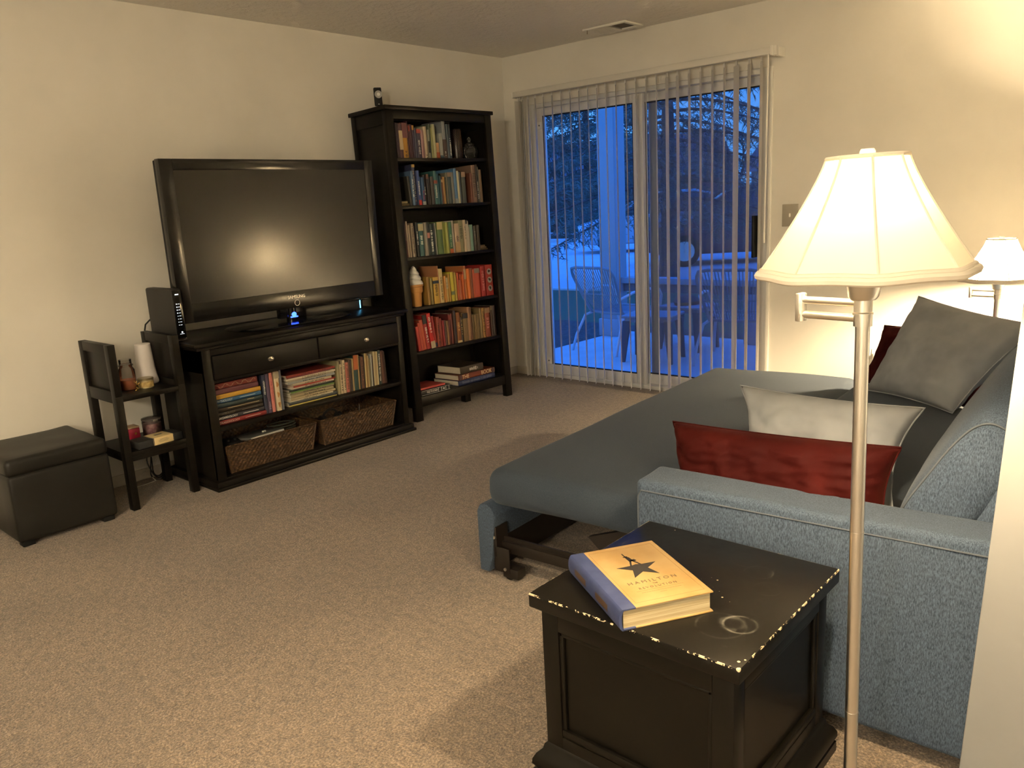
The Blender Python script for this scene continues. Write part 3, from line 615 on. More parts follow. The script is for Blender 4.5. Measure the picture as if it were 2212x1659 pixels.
DECO = {
 'purple white-topped': dict(band=(0.76, 1, (190, 185, 170))), 'mauve cream-labelled': dict(band=(0.25, 0.8, (214, 190, 150))),
 'gold and mauve': dict(band=(0.58, 1, (120, 70, 72)), lettering=(M_ink, 0.05, 0.2)), 'violet orange-topped': dict(band=(0.86, 1, (190, 140, 70))),
 'indigo white-lettered': dict(band=(0.86, 1, (170, 70, 52)), lettering=(lw, 0.15, 0.62)), 'cream': dict(lettering=(M_ink, 0.02, 0.12)),
 'black and white': dict(band=(0.2, 0.6, (30, 28, 28))), 'cream orange-footed': dict(band=(0, 0.4, (176, 90, 54))),
 'pearl grey blue-footed': dict(band=(0, 0.13, (52, 74, 84))), 'tall silver-grey': dict(band=(0, 0.5, (92, 76, 68)), lettering=(lw, 0.08, 0.2)),
 'dark slate': dict(lettering=(lw, 0.1, 0.6)), 'pale blue': dict(lettering=(lw, 0.25, 0.75)), 'navy gold-topped': dict(band=(0.93, 1, (176, 150, 80)), lettering=(mat('tan_ink', (0.3, 0.27, 0.2), 0.6), 0.1, 0.85)),
 'royal blue red-footed': dict(band=(0, 0.15, (206, 52, 44)), lettering=(lw, 0.3, 0.7)), 'blue white-footed': dict(band=(0, 0.13, (180, 184, 180)), lettering=(mat('red_ink', (0.35, 0.03, 0.03), 0.6), 0.2, 0.5)),
 'black': dict(lettering=(lw, 0.35, 0.6)), 'black brown-topped': dict(band=(0.84, 1, (104, 70, 52))), 'teal white-lettered': dict(lettering=(lw, 0.2, 0.55), band=(0.62, 0.72, (150, 70, 54))),
 'slate green tan-topped': dict(band=(0.86, 1, (160, 136, 112))), 'green-grey tan-topped': dict(band=(0.84, 1, (168, 142, 116))), 'tall blue': dict(band=(0, 0.14, (140, 150, 156))),
 'black figured': dict(lettering=(lw, 0.1, 0.55)), 'rust-brown': dict(band=(0.8, 0.9, (190, 160, 110))), 'mottled beige': dict(lettering=(M_ink, 0.1, 0.9)), 'rosy tan tall': dict(lettering=(M_ink, 0.15, 0.8)),
 'cream maroon-footed': dict(band=(0, 0.5, (96, 44, 44))), 'black white-lettered': dict(lettering=(lw, 0.34, 0.74)), 'teal cream-topped': dict(band=(0.76, 0.97, (198, 188, 150)), lettering=(lw, 0.35, 0.6)),
 'dark green pink-labelled': dict(band=(0.52, 0.68, (210, 140, 120))), 'petrol white-lettered': dict(lettering=(lw, 0.12, 0.8)), 'leaf green cream-topped': dict(band=(0.76, 0.99, (206, 190, 130))),
 'sea green orange-footed': dict(band=(0, 0.14, (214, 110, 60)), lettering=(mat('pale_green_ink', (0.4, 0.5, 0.3), 0.6), 0.2, 0.6)), 'cream brown-figured': dict(lettering=(M_ink, 0.38, 0.55), band=(0, 0.36, (196, 164, 118))),
 'sage': dict(lettering=(M_ink, 0.42, 0.8)), 'parchment': dict(lettering=(M_ink, 0.4, 0.8)), 'off-white': dict(band=(0.88, 1, (60, 58, 56))), 'dark brown': dict(lettering=(mat('tan_ink', (0, 0, 0)), 0.25, 0.75)),
 'yellow blue-banded': dict(band=(0.76, 0.87, (36, 54, 74)), lettering=(M_ink, 0.3, 0.72)), 'cream black-figured': dict(lettering=(M_ink, 0.08, 0.75)), 'yellow white-topped': dict(band=(0.55, 1, (222, 206, 160)), lettering=(M_ink, 0.6, 0.8)),
 'bright yellow': dict(band=(0.22, 0.34, (120, 130, 90))), 'orange white-topped': dict(band=(0.6, 0.9, (215, 190, 150))), 'red-orange grey-topped wide': dict(band=(0.84, 1, (140, 128, 118))),
 'ochre brown-faced': {}, 'crimson glossy': dict(lettering=(mat('pink_ink', (0.6, 0.25, 0.22), 0.5), 0.2, 0.9)),
 'red black-topped leaning': dict(band=(0.74, 1, (34, 30, 30)), lettering=(lw, 0.2, 0.65)), 'bright red thick leaning': dict(band=(0, 0.2, (214, 196, 160)), lettering=(lw, 0.45, 0.9)), 'dark scarlet': dict(band=(0.02, 0.16, (40, 50, 80))),
 'red and black': dict(lettering=(M_ink, 0.05, 0.8)), 'saddle brown gilt-lettered': dict(band=(0, 0.07, (214, 190, 140)), lettering=(M_gold, 0.4, 0.66)), 'black gilt': dict(lettering=(M_gold, 0.3, 0.9)),
 'olive-tan wide': dict(band=(0.82, 1, (34, 32, 32))), 'gold and black': dict(lettering=(M_ink, 0.05, 0.9)), 'rust wide': dict(band=(0.82, 1, (160, 128, 92)), lettering=(mat('pink_ink', (0, 0, 0)), 0.3, 0.7)), 'espresso': dict(band=(0.86, 1, (120, 104, 80))),
 'maroon': dict(band=(0.8, 0.96, (150, 60, 48))), 'tall tan brown-faced': {}, 'umber': {},
}
def shelf_row(rows, zt, where, group, depth=0.165, fx=-0.05):
    for i, (desc, s0, t, h, lean, col) in enumerate(rows):
        lab = '%s book, %s from the left on the %s of the bookcase' % (desc, ORD[i+1], where)
        a = 0.0
        if 'leaning' in desc: a = -0.10 if zt < 0.6 else -0.05
        if desc == 'dark scarlet': a = -0.07
        d = depth*(1.18 if h > 0.22 else 1.0)+random.uniform(-.01, .01)
        x = fx+random.uniform(-.008, .006)
        t2 = t*0.965
        M = BC @ Matrix.Translation((x, s0+t/2, zt)) @ Matrix.Rotation(-a, 4, 'X') @ Matrix.Translation((0, 0, 0.0005+abs(math.sin(a))*t2/2))
        book(M, t2, h, min(d, 0.28), col, lab, group, soft=t < 0.02, **DECO.get(desc, {}))
shelf_row(S1, 1.661, 'top shelf', 'books on the top shelf of the bookcase')
shelf_row(S2, 1.372, 'second shelf', 'books on the second shelf of the bookcase', 0.19)
shelf_row(S3, 1.051, 'third shelf', 'books on the third shelf of the bookcase')
shelf_row(S4, 0.733, 'fourth shelf', 'books on the fourth shelf of the bookcase')
shelf_row(S5, 0.447, 'fifth shelf', 'books on the fifth shelf of the bookcase')
# red ring binder with three grey discs
bd = thing('ring_binder', 'red ring binder with three grey discs on its spine, fourth shelf', 'binder', M=BC @ Matrix.Translation((-0.045, 0.794, 0.7335)))
MB().box(-0.25, 0, -0.035, -0.032, 0, 0.212).box(-0.25, 0, 0.032, 0.035, 0, 0.212).box(-0.003, 0, -0.035, 0.035, 0, 0.212, 0.001).obj('cover', bmat((162, 46, 42)), bd)
MB().box(-0.24, -0.01, -0.031, 0.031, 0.004, 0.206).obj('pages', M_paper, bd)
for k in range(3):
    zc = 0.166-0.058*k
    q = MB().cyl((0, 0.004, zc), (0.0012, 0.004, zc), 0.021, n=24).obj('disc', mat('disc_grey', (0.28, 0.27, 0.25), 0.5), bd)
    MB().lathe([(0, 0), (0.012, 0)], 5, M=frame((0.0014, 0.003, zc+0.003), (0, 1, 0), (0, 0, 1), (1, 0, 0)), rf=lambda a, z: 1+0.4*math.cos(2*a+k), caps=True).obj('disc_print', M_ink, q)
# books lying flat: local spine plane faces +x, stack in z
def flat(xf, y0, y1, z0, th, d, col, label, group, **kw):
    M = BC @ Matrix.Translation((xf, y1, z0+th/2)) @ Matrix.Rotation(R(90), 4, 'X')
    return book(M, th*0.97, y1-y0, d, col, label, group, **kw)
z = 1.3725
for i, (c, w) in enumerate((((120, 104, 72), 0.10), ((148, 132, 92), 0.085))):
    flat(-0.06, 0.062, 0.062+w, z, 0.015, 0.2, c, ('tan book lying flat under the leaning grey book, second shelf', 'straw-coloured book lying flat atop the tan one, second shelf')[i], 'books lying flat on the second shelf', soft=True); z += 0.0155
z = 1.0515
for i, c in enumerate(((96, 80, 60), (120, 100, 74), (84, 70, 54))):
    flat(-0.07, 0.742, 0.828-0.012*i, z, 0.011, 0.19, c, ('brown booklet lying flat at the bottom of the third-shelf stack', 'tan booklet lying in the middle of the third-shelf stack', 'dark brown booklet topping the flat stack on the third shelf')[i], 'booklets lying flat on the third shelf', soft=True); z += 0.0115
# bottom shelf: two on the left, three on the right
zb = 0.1525
flat(-0.035, 0.075, 0.335, zb, 0.036, 0.20, (24, 23, 22), 'black book with cream spine boxes lying on the bottom shelf', 'books lying on the bottom shelf')
def last(): return [o for o in S.collection.objects if o.name.startswith('book')][-1]
b0 = [o for o in S.collection.objects if o.get('label', '').startswith('black book with cream spine boxes')][0]
text('title', 'PAGE TO SCREEN', 0.019, frame((0.0065, 0, 0.162), (0, 0, -1), (0, 1, 0), (1, 0, 0)), M_whiteink, b0, 0.0002, sx=0.62)
ln = MB()
for s in (-0.0135, 0.0135): ln.box(0.004, 0.0062, s-0.0006, s+0.0006, 0.004, 0.25)
for zz in (0.014, 0.042, 0.078, 0.107): ln.box(0.004, 0.0062, -0.0135, 0.0135, zz, zz+0.0014)
ln.obj('spine_lines', M_whiteink, b0)
MB().cyl((0.004, 0.0, 0.06), (0.0064, 0, 0.06), 0.006, n=16).obj('emblem', M_whiteink, b0)
flat(-0.042, 0.07, 0.298, zb+0.0365, 0.014, 0.19, (206, 86, 76), 'thin coral book lying on top of the black one, bottom shelf', 'books lying on the bottom shelf', soft=True)
o1 = flat(-0.045, 0.42, 0.77, zb, 0.036, 0.26, (38, 48, 88), 'navy book at the base of the bottom-shelf stack of three', 'books lying on the bottom shelf', lettering=(mat('slate_ink', (0.12, 0.14, 0.2), 0.6), 0.1, 0.9))
o2 = flat(-0.045, 0.425, 0.772, zb+0.0365, 0.037, 0.25, (128, 62, 40), 'brown book lettered THE BOOK in the middle of the bottom stack', 'books lying on the bottom shelf')
for w, zz, sz in (('THE', 0.285, 0.040), ('BOOK', 0.085, 0.040)):
    text('title', w, sz, frame((0.0068, 0, zz), (0, 0, -1), (0, 1, 0), (1, 0, 0)), mat('cream_ink', (0.75, 0.62, 0.36), 0.6), o2, 0.0003, 'CENTER', 'CENTER', 0.9)
MB().box(0.0, 0.0062, -0.0175, 0.0175, 0.003, 0.03).box(0.0, 0.0062, -0.0175, 0.0175, 0.318, 0.344).obj('spine_ends', mat('wine_print', (0.06, 0.03, 0.035), 0.5), o2)
o3 = flat(-0.05, 0.452, 0.668, zb+0.0745, 0.050, 0.24, (64, 54, 42), 'thick photo-covered book on top of the bottom-shelf stack', 'books lying on the bottom shelf', lettering=(lw, 0.25, 0.6))

# things on and in the bookcase
def on_case(x, y, z): return BC @ Matrix.Translation((x, y, z))
tin = thing('patterned_canister', 'black canister with copper zigzags beside the top-shelf books', 'canister', M=on_case(-0.13, 0.672, 1.6615))
MB().lathe([(0, 0), (0.036, 0), (0.037, 0.003), (0.037, 0.197), (0.035, 0.2), (0, 0.2)], 36).obj('body', mat('canister_black', (0.012, 0.010, 0.010), 0.3), tin)
zz = MB()
for k in range(11):
    a = R(-95+k*19); pts = []
    for i in range(26):
        aa = a+R(3.6)*(1 if i % 2 else -1); pts.append((0.0374*math.cos(aa), 0.0374*math.sin(aa), 0.006+0.188*i/25))
    zz.tube(pts, 0.0009, 4)
zz.obj('zigzag', mat('copper_foil', (0.36, 0.20, 0.12), 0.35, 0.8), tin)
M_clearglass = clear_mat('clear_glass', (0.90, 0.90, 0.88), 1.5, 0.02, 0.02)
jar = thing('glass_jar', 'small lidded glass jar at the empty end of the top shelf', 'jar', M=on_case(-0.12, 0.783, 1.6615))
MB().lathe([(0, 0), (0.036, 0), (0.042, 0.012), (0.055, 0.045), (0.056, 0.062), (0.046, 0.085), (0.032, 0.092), (0.031, 0.096)], 32, caps=False).obj('body', M_clearglass, jar)
MB().lathe([(0.034, 0.096), (0.034, 0.101), (0.02, 0.112), (0.008, 0.116), (0.007, 0.12), (0.014, 0.128), (0.015, 0.138), (0.006, 0.150), (0, 0.153)], 28).obj('lid', M_clearglass, jar)
ice = thing('ice_cream_figurine', 'soft-serve cone figurine standing at the start of the fourth shelf', 'figurine', M=on_case(-0.085, 0.160, 0.7335))
MB().lathe([(0, 0), (0.033, 0), (0.034, 0.004), (0.038, 0.082), (0.042, 0.088), (0.047, 0.094), (0.049, 0.126), (0.055, 0.131), (0.056, 0.139), (0.05, 0.142), (0, 0.142)], 40, rf=lambda a, z: 1-0.03*max(0, math.sin(6*a+z*70))**4*(1 if z < 0.125 else 0)).obj('cone', mat('wafer', lin((206, 148, 78), 0.85), 0.55), ice)
def swirl(u, v):
    a = 2*PI*u; z = 0.138+0.122*v
    base = (0.054*(1-v)**0.62+0.002) if v < 0.999 else 0.0008
    ph = (a/(2*PI)+v*3.4*(1+0.15*v)) % 1.0
    q = base*(0.84+0.20*math.sin(PI*ph)**0.7)
    return Vector((q*math.cos(a)-0.003*v, q*math.sin(a), z))
MB().grid(swirl, 48, 60, wrapu=True).obj('swirl', mat('glazed_cream', (0.72, 0.70, 0.64), 0.3), ice, smooth=80)
wc = thing('security_camera', 'black indoor camera with a silver lens ring on top of the bookcase', 'camera', M=on_case(-0.22, 0.125, 1.9675) @ Matrix.Rotation(R(-28), 4, 'Z'))
MB().box(-0.012, 0.012, -0.024, 0.024, 0.032, 0.142, 0.006, 3).obj('body', M_blackmatte, wc)
MB().box(-0.02, 0.014, -0.014, 0.014, 0.0, 0.006, 0.002).box(-0.012, -0.004, -0.010, 0.010, 0.005, 0.05, 0.002).obj('stand', M_blackmatte, wc)
rg_ = MB().cyl((0.011, 0.002, 0.100), (0.018, 0.002, 0.100), 0.0235, 0.022, n=32).obj('lens_ring', mat('satin_silver', (0.45, 0.45, 0.44), 0.35, 0.6), wc)
MB().cyl((0.0175, 0.002, 0.100), (0.0186, 0.002, 0.100), 0.010, n=20).obj('lens', mat('lens_pearl', (0.85, 0.85, 0.8), 0.15), rg_)
MB().box(0.0120, 0.0128, -0.005, 0.004, 0.040, 0.044).obj('badge', M_whiteink, wc)
# ================================================================ TV stand
ts = thing('tv_stand', 'black-brown console with two drawers, a book shelf and wicker baskets under the television', 'tv stand', (0.30, -2.29, 0))
SX = 0.30; SY = -2.29
def sb(m, x0, x1, y0, y1, z0, z1, b=0.002): return m.box(x0-SX, x1-SX, y0-SY, y1-SY, z0, z1, b)
y0, y1 = -2.932, -1.645
m = MB(); sb(m, 0.035, 0.575, -2.985, -1.612, 0.737, 0.762, 0.011); sb(m, 0.05, 0.555, -2.965, -1.632, 0.722, 0.738, 0.004); m.obj('top_board', M_blackwood, ts)
m = MB(); sb(m, 0.06, 0.53, y0, y0+0.022, 0.02, 0.722); sb(m, 0.06, 0.53, y0, y0+0.05, 0.60, 0.722); m.obj('side_panel', M_blackwood, ts)
m = MB(); sb(m, 0.06, 0.53, y1-0.022, y1, 0.02, 0.722); m.obj('side_panel', M_blackwood, ts)
m = MB(); sb(m, 0.06, 0.068, y0, y1, 0.02, 0.722); m.obj('back_panel', M_blackwood, ts)
m = MB()
sb(m, 0.512, 0.534, y0, -2.885, 0.02, 0.722); sb(m, 0.512, 0.534, -1.682, y1, 0.02, 0.722); sb(m, 0.512, 0.532, -2.885, -1.682, 0.686, 0.722); sb(m, 0.512, 0.532, -2.885, -1.682, 0.545, 0.562); sb(m, 0.512, 0.532, -2.272, -2.252, 0.562, 0.686)
m.obj('face_frame', M_blackwood, ts)
m = MB(); sb(m, 0.07, 0.53, y0+0.02, y1-0.02, 0.297, 0.3185); m.obj('shelf', M_blackwood, ts)
m = MB(); sb(m, 0.07, 0.53, y0+0.02, y1-0.02, 0.03, 0.05); m.obj('bottom_board', M_blackwood, ts)
m = MB(); sb(m, 0.04, 0.562, -2.955, -1.63, 0.0, 0.046, 0.009); sb(m, 0.05, 0.575, -2.962, -1.624, 0.0, 0.018, 0.005); m.obj('plinth', M_blackwood, ts)
M_knob = mat('satin_nickel_knob', (0.7, 0.66, 0.58), 0.22, 1.0)
for a, b, ky in ((-2.883, -2.266, -2.579), (-2.257, -1.684, -1.949)):
    m = MB(); sb(m, 0.50, 0.545, a, b, 0.564, 0.684, 0.004)
    dr = m.obj('drawer', M_blackwood, ts)
    MB().lathe([(0, 0), (0.006, 0), (0.005, 0.012), (0.008, 0.018), (0.0155, 0.022), (0.0145, 0.029), (0.007, 0.032), (0, 0.0325)], 24, M=frame((0.545-SX, ky-SY, 0.622), (0, 1, 0), (0, 0, 1), (1, 0, 0)), rf=lambda a, z: 1+0.22*math.cos(2*a)*(1 if z > 0.016 else 0)).obj('knob', M_knob, dr)

# books on the stand shelf: flat stack at the start
def flatw(xf, ya, yb, z0, th, d, col, label, group, rot=0.0, **kw):
    M = Matrix.Translation((xf, yb, z0+th/2)) @ Matrix.Rotation(rot, 4, 'Z') @ Matrix.Rotation(R(90), 4, 'X')
    return book(M, th*0.97, yb-ya, d, col, label, group, **kw)
G1 = 'oversized books stacked flat on the console shelf'
rows = [ # colour, th, y-right, label, title
 ((132, 36, 38), 0.0235, -2.600, 'crimson book lettered DRAGONOLOGY at the base of the flat stack', 'DRAGONOLOGY', (0.6, 0.40, 0.33)),
 ((52, 50, 58), 0.0225, -2.607, 'charcoal book lettered WIZARDOLOGY second from the stack base', 'WIZARDOLOGY', (0.75, 0.73, 0.66)),
 ((34, 28, 22), 0.021, -2.612, 'black-brown book lettered PIRATEOLOGY in the flat stack', 'PIRATEOLOGY', (0.16, 0.13, 0.09)),
 ((44, 36, 26), 0.022, -2.616, 'dark book with a gilt rule above the lower three of the stack', None, None),
 ((46, 62, 64), 0.0225, -2.612, 'slate green book under the blue one in the flat stack', None, None),
 ((40, 84, 122), 0.022, -2.615, 'blue book lettered MYTHOLOGY in the flat stack', 'MYTHOLOGY', (0.55, 0.62, 0.62)),
 ((214, 166, 62), 0.024, -2.615, 'golden yellow book lettered EGYPTOLOGY in the flat stack', 'EGYPTOLOGY', (0.42, 0.27, 0.06)),
 ((104, 56, 62), 0.0275, -2.626, 'mauve book second from the top of the flat stack', None, None),
 ((128, 48, 42), 0.030, -2.628, 'red book with a floral gilt spine topping the flat stack', None, None)]
z = 0.319
for i, (c, th, yr, lab, tt, tc) in enumerate(rows):
    o = flatw(0.497+random.uniform(-.004, .003), -2.872, yr, z, th, 0.25, c, lab, G1)
    if tt: text('title', tt, 0.0155, frame((0.0048, 0.0, (yr+2.872)-0.002), (0, 0, -1), (0, 1, 0), (1, 0, 0)), mat('title_'+tt, tc, 0.6), o, 0.0002, 'LEFT', 'CENTER', 0.92)
    if tt:
        ln = MB().box(0.003, 0.0047, -0.0012, 0.0012, 0.035, 0.125).obj('subtitle_line', mat('title_'+tt, tc), o)
    if i in (3, 4): MB().box(0.003, 0.0047, -0.001+0.004, 0.001+0.004, 0.05 if i == 4 else 0.02, 0.09 if i == 4 else 0.2).obj('spine_rule', mat('gilt_rule', (0.55, 0.45, 0.25), 0.5), o)
    if i == 8:
        fl = MB()
        for k in range(16):
            zz_ = 0.012+k*0.0145; fl.tube([(0.0052, 0.010*math.sin(k*1.7), zz_), (0.0054, 0.011*math.sin(k*1.7+1.5), zz_+0.008), (0.0052, 0.010*math.sin(k*1.7+2.6), zz_+0.015)], 0.0008, 4)
        fl.obj('floral_print', mat('floral_tan', (0.45, 0.36, 0.22), 0.6), o)
    z += th
# standing group, then stacked thin books, then standing thin books
def standw(y, t, h, d, col, label, group, xf=0.497, lean=0, **kw):
    M = Matrix.Translation((xf, y+t/2, 0.319)) @ Matrix.Rotation(-lean, 4, 'X') @ Matrix.Translation((0, 0, abs(math.sin(lean))*t/2+0.0003))
    return book(M, t*0.96, h, d, col, label, group, **kw)
G2 = 'standing books next to the flat stack on the console shelf'
for y, t, h, c, lab, kw in [(-2.604, 0.020, 0.212, (42, 48, 72), 'navy book standing against the flat stack on the console shelf', dict(lettering=(lw, 0.5, 0.85))),
    (-2.583, 0.0215, 0.214, (92, 76, 98), 'lavender-grey book standing beside the navy one on the console', dict(lettering=(mat('lav_ink', (0.4, 0.35, 0.42), 0.6), 0.1, 0.3))),
    (-2.560, 0.021, 0.216, (222, 138, 126), 'salmon pink book standing between lavender and cream ones on the console', dict(lettering=(mat('rose_ink', (0.35, 0.08, 0.08), 0.6), 0.3, 0.8))),
    (-2.531, 0.030, 0.217, (226, 208, 172), 'cream book with three brown figures down its spine, on the console', dict(band=(0.82, 0.99, (190, 178, 150)))),
    (-2.499, 0.014, 0.219, (110, 112, 120), 'silver-grey book standing last before the thin stacked books', {})]:
    o = standw(y, t, h, 0.23, c, lab, G2, **kw)
    if lab.startswith('cream'):
        f = MB()
        for k in range(3): f.lathe([(0, -0.001), (0.009, -0.0008), (0.009, 0.0), (0, 0.0006)], 14, M=frame((0.0048, 0.0, 0.035+0.055*k), (0, 1, 0), (0, 0, 1), (1, 0, 0)) @ Matrix.Diagonal((0.75, 1.6, 1, 1)), rf=lambda a, z: 1+0.25*math.sin(3*a+k))
        f.obj('spine_figures', mat('ochre_print', (0.34, 0.16, 0.05), 0.6), o)
G3 = 'thin picture books piled flat on the console shelf'
thin = [((222, 206, 110), .0075, 0, 'lemon yellow'), ((60, 62, 66), .009, 0, 'charcoal'), ((92, 104, 108), .008, -.004, 'steel grey'), ((226, 214, 184), .009, .006, 'ivory'), ((196, 178, 140), .013, .012, 'beige'), ((172, 156, 122), .016, .016, 'sand'), ((150, 140, 110), .010, .014, 'khaki'),
        ((112, 152, 70), .007, .02, 'leaf green'), ((52, 66, 52), .012, .012, 'bottle green'), ((226, 200, 180), .011, .03, 'blush white'), ((176, 62, 48), .008, .036, 'tomato red'), ((214, 196, 166), .013, .034, 'cream'), ((168, 172, 168), .013, .006, 'silver'), ((190, 180, 156), .010, .008, 'stone'), ((230, 218, 190), .009, -.006, 'white'), ((120, 58, 62), .007, .004, 'plum'), ((148, 52, 44), .0115, .0, 'brick red')]
z = 0.3188
for i, (c, th, off, cn_) in enumerate(thin):
    lab = '%s picture book, %s from the bottom of the thin pile on the console' % (cn_, ORD[i+1])
    flatw(0.482+random.uniform(-.006, .004), -2.445+off, -2.125-random.uniform(0, .03)*(1 if off > 0 else 0), z, th, 0.23, c, lab, G3, random.uniform(-.02, .02), soft=True, **(dict(lettering=(M_ink, 0.2, 0.7)) if th > 0.0088 else {}))
    z += th
G4 = 'thin standing books at the end of the console shelf'
st = [(-2.112, .018, .200, (170, 160, 120), 'olive-cream'), (-2.093, .020, .178, (206, 186, 148), 'cream figured'), (-2.072, .018, .199, (226, 206, 168), 'ivory'), (-2.052, .021, .182, (200, 118, 100), 'salmon'), (-2.030, .011, .196, (88, 62, 52), 'brown'), (-2.018, .012, .192, (60, 50, 46), 'dark'), (-2.005, .011, .196, (184, 160, 112), 'tan'), (-1.993, .030, .214, (54, 84, 80), 'teal orange-topped'), (-1.962, .010, .212, (190, 160, 108), 'gold'),
      (-1.948, .007, .20, (50, 40, 36), 'black'), (-1.940, .020, .195, (122, 82, 60), 'brown leather'), (-1.918, .006, .205, (60, 46, 40), 'umber'), (-1.910, .009, .212, (228, 208, 150), 'bright cream'), (-1.900, .010, .208, (166, 136, 78), 'ochre'), (-1.889, .009, .196, (200, 178, 130), 'straw'), (-1.879, .012, .175, (128, 122, 92), 'olive-grey'), (-1.866, .011, .200, (186, 190, 182), 'pale blue-white'), (-1.853, .006, .188, (60, 40, 38), 'black-red'),
      (-1.846, .012, .212, (220, 206, 160), 'butter'), (-1.833, .010, .210, (196, 172, 124), 'buff'), (-1.822, .011, .208, (226, 208, 160), 'vanilla'), (-1.810, .020, .214, (52, 70, 62), 'dark green'), (-1.789, .010, .206, (96, 70, 56), 'walnut'), (-1.778, .012, .204, (120, 84, 66), 'rust-brown'), (-1.765, .010, .206, (74, 36, 36), 'maroon'), (-1.754, .008, .200, (48, 34, 32), 'black-brown')]
for i, (y, t, h, c, cn_) in enumerate(st):
    kw = {}
    if cn_ == 'teal orange-topped': kw = dict(band=(0.58, 1, (200, 110, 58)))
    elif cn_ in ('cream figured', 'ivory', 'salmon', 'dark green', 'brown leather'): kw = dict(lettering=(M_ink if cn_ != 'dark green' else lw, 0.1, 0.9))
    standw(y, t, h-0.004, 0.2, c, '%s book, %s from the thin pile in the row ending the console shelf' % (cn_, ORD[i+1]), G4, 0.478, R(1.5) if i < 22 else R(-2), soft=True, **kw)

# wicker baskets
M_wick = mat('brown_wicker', (0.16, 0.08, 0.03), 0.45)
_v = coord(M_wick, (1, 1, 1)); L(M_wick, ramp(M_wick, noisy(M_wick, coord(M_wick, (30, 30, 90)), 1.6, 3), [(0.3, (0.012, 0.0055, 0.0022)), (0.55, (0.055, 0.026, 0.009)), (0.78, (0.20, 0.11, 0.042))]), P(M_wick).inputs['Base Color'])
M_rim = mat('dark_wicker_rim', (0.05, 0.024, 0.010), 0.5)
def basket(yc, label, w=0.555, d=0.36, h=0.150):
    o = thing('wicker_basket', label, 'basket', (0.325, yc, 0.0505), 0, 'wicker baskets in the console')
    m = MB()
    def wall(p0, p1, nx, ny, ln):
        nu, nv = int(ln/0.0035), 44
        def fn(u, v):
            s = u*ln; row = v*11; k = int(row) % 2
            wv = 0.0028*math.sin(2*PI*s/0.026+PI*k)*math.sin(PI*(row % 1))
            tp = 0.90+0.10*v
            return Vector((((p0[0]+(p1[0]-p0[0])*u))*tp+nx*wv, (p0[1]+(p1[1]-p0[1])*u)*tp+ny*wv, v*h))
        m.grid(fn, nu, nv)
    a, b = d/2, w/2
    wall((a, -b), (a, b), 1, 0, w); wall((-a, b), (-a, -b), -1, 0, w); wall((a, b), (-a, b), 0, 1, d); wall((-a, -b), (a, -b), 0, -1, d)
    m.obj('woven_side', M_wick, o, smooth=60)
    MB().box(-a*0.9, a*0.9, -b*0.9, b*0.9, 0.0, 0.005).obj('base', M_rim, o)
    rm = MB(); rm.tube([(a, -b, h), (a, b, h), (-a, b, h), (-a, -b, h)], 0.006, 8, closed=True)
    for s in range(int(w/0.012)): rm.tube([(a+0.0065*math.cos(t*0.9), -b+s*0.012+t*0.0022, h+0.0065*math.sin(t*0.9)) for t in range(8)], 0.0016, 4)
    for cx in (1, -1):
        for cy in (1, -1): rm.tube([(cx*a*0.9, cy*b*0.9, 0), (cx*a, cy*b, h)], 0.005, 6)
    rm.obj('rim', M_wick, o)
    return o
basket(-2.582, 'wicker basket holding a grey slim case, under the flat stack of books')
basket(-1.995, 'wicker basket with a black headset showing, under the standing thin books')
M_case = mat('grey_case', (0.10, 0.10, 0.095), 0.4)
gc = thing('game_case', 'slim grey hinged case resting in the basket under the stacked books', 'case', M=Matrix.Translation((0.40, -2.60, 0.185)) @ Matrix.Rotation(R(-7), 4, 'Y') @ Matrix.Rotation(R(8), 4, 'Z'))
MB().box(-0.10, 0.085, -0.12, 0.10, 0.0, 0.016, 0.004).obj('shell', M_case, gc)
MB().box(0.0855, 0.0868, -0.12, 0.10, 0.003, 0.013).obj('edge_strip', mat('case_edge', (0.45, 0.44, 0.40), 0.4), gc)
MB().box(0.02, 0.03, 0.005, 0.010, 0.0161, 0.024).box(0.02, 0.03, 0.020, 0.025, 0.0161, 0.024).obj('clip', M_whiteink, gc)
gp = thing('game_controller', 'black game controller lying beside the grey case in the basket', 'controller', M=Matrix.Translation((0.40, -2.775, 0.168)))
MB().lathe([(0, 0), (0.05, 0.004), (0.06, 0.018), (0.045, 0.034), (0, 0.038)], 28, rf=lambda a, z: 1+0.35*abs(math.cos(a))**3).obj('shell', M_blackmatte, gp)
MB().cyl((0.02, 0.02, 0.034), (0.02, 0.02, 0.046), 0.008).cyl((0.02, -0.02, 0.034), (0.02, -0.02, 0.046), 0.008).obj('thumbstick', M_blackmatte, gp)
gb = thing('cable_bundle', 'dark green-black cable bundle in the basket behind the grey case', 'cables', M=Matrix.Translation((0.35, -2.43, 0.155)))
MB().tube([(0.05*math.cos(t*.5)*(1+.1*math.sin(t)), 0.08*math.sin(t*.5+.2*math.sin(t)), 0.01+0.0012*t) for t in range(40)], 0.004, 6).obj('cable', mat('olive_cable', (0.03, 0.035, 0.025), 0.5), gb)
hs = thing('headset', 'black headset lying in the basket under the thin standing books', 'headset', M=Matrix.Translation((0.40, -2.13, 0.15)))
MB().tube([(0.0, 0.055*math.cos(PI*t/14), 0.02+0.055*math.sin(PI*t/14)) for t in range(15)], 0.007, 8).obj('headband', M_blackmatte, hs)
for s in (-1, 1): MB().cyl((0, s*0.045, 0.02), (0, s*0.068, 0.02), 0.030, n=24).obj('ear_cup', M_blackmatte, hs)

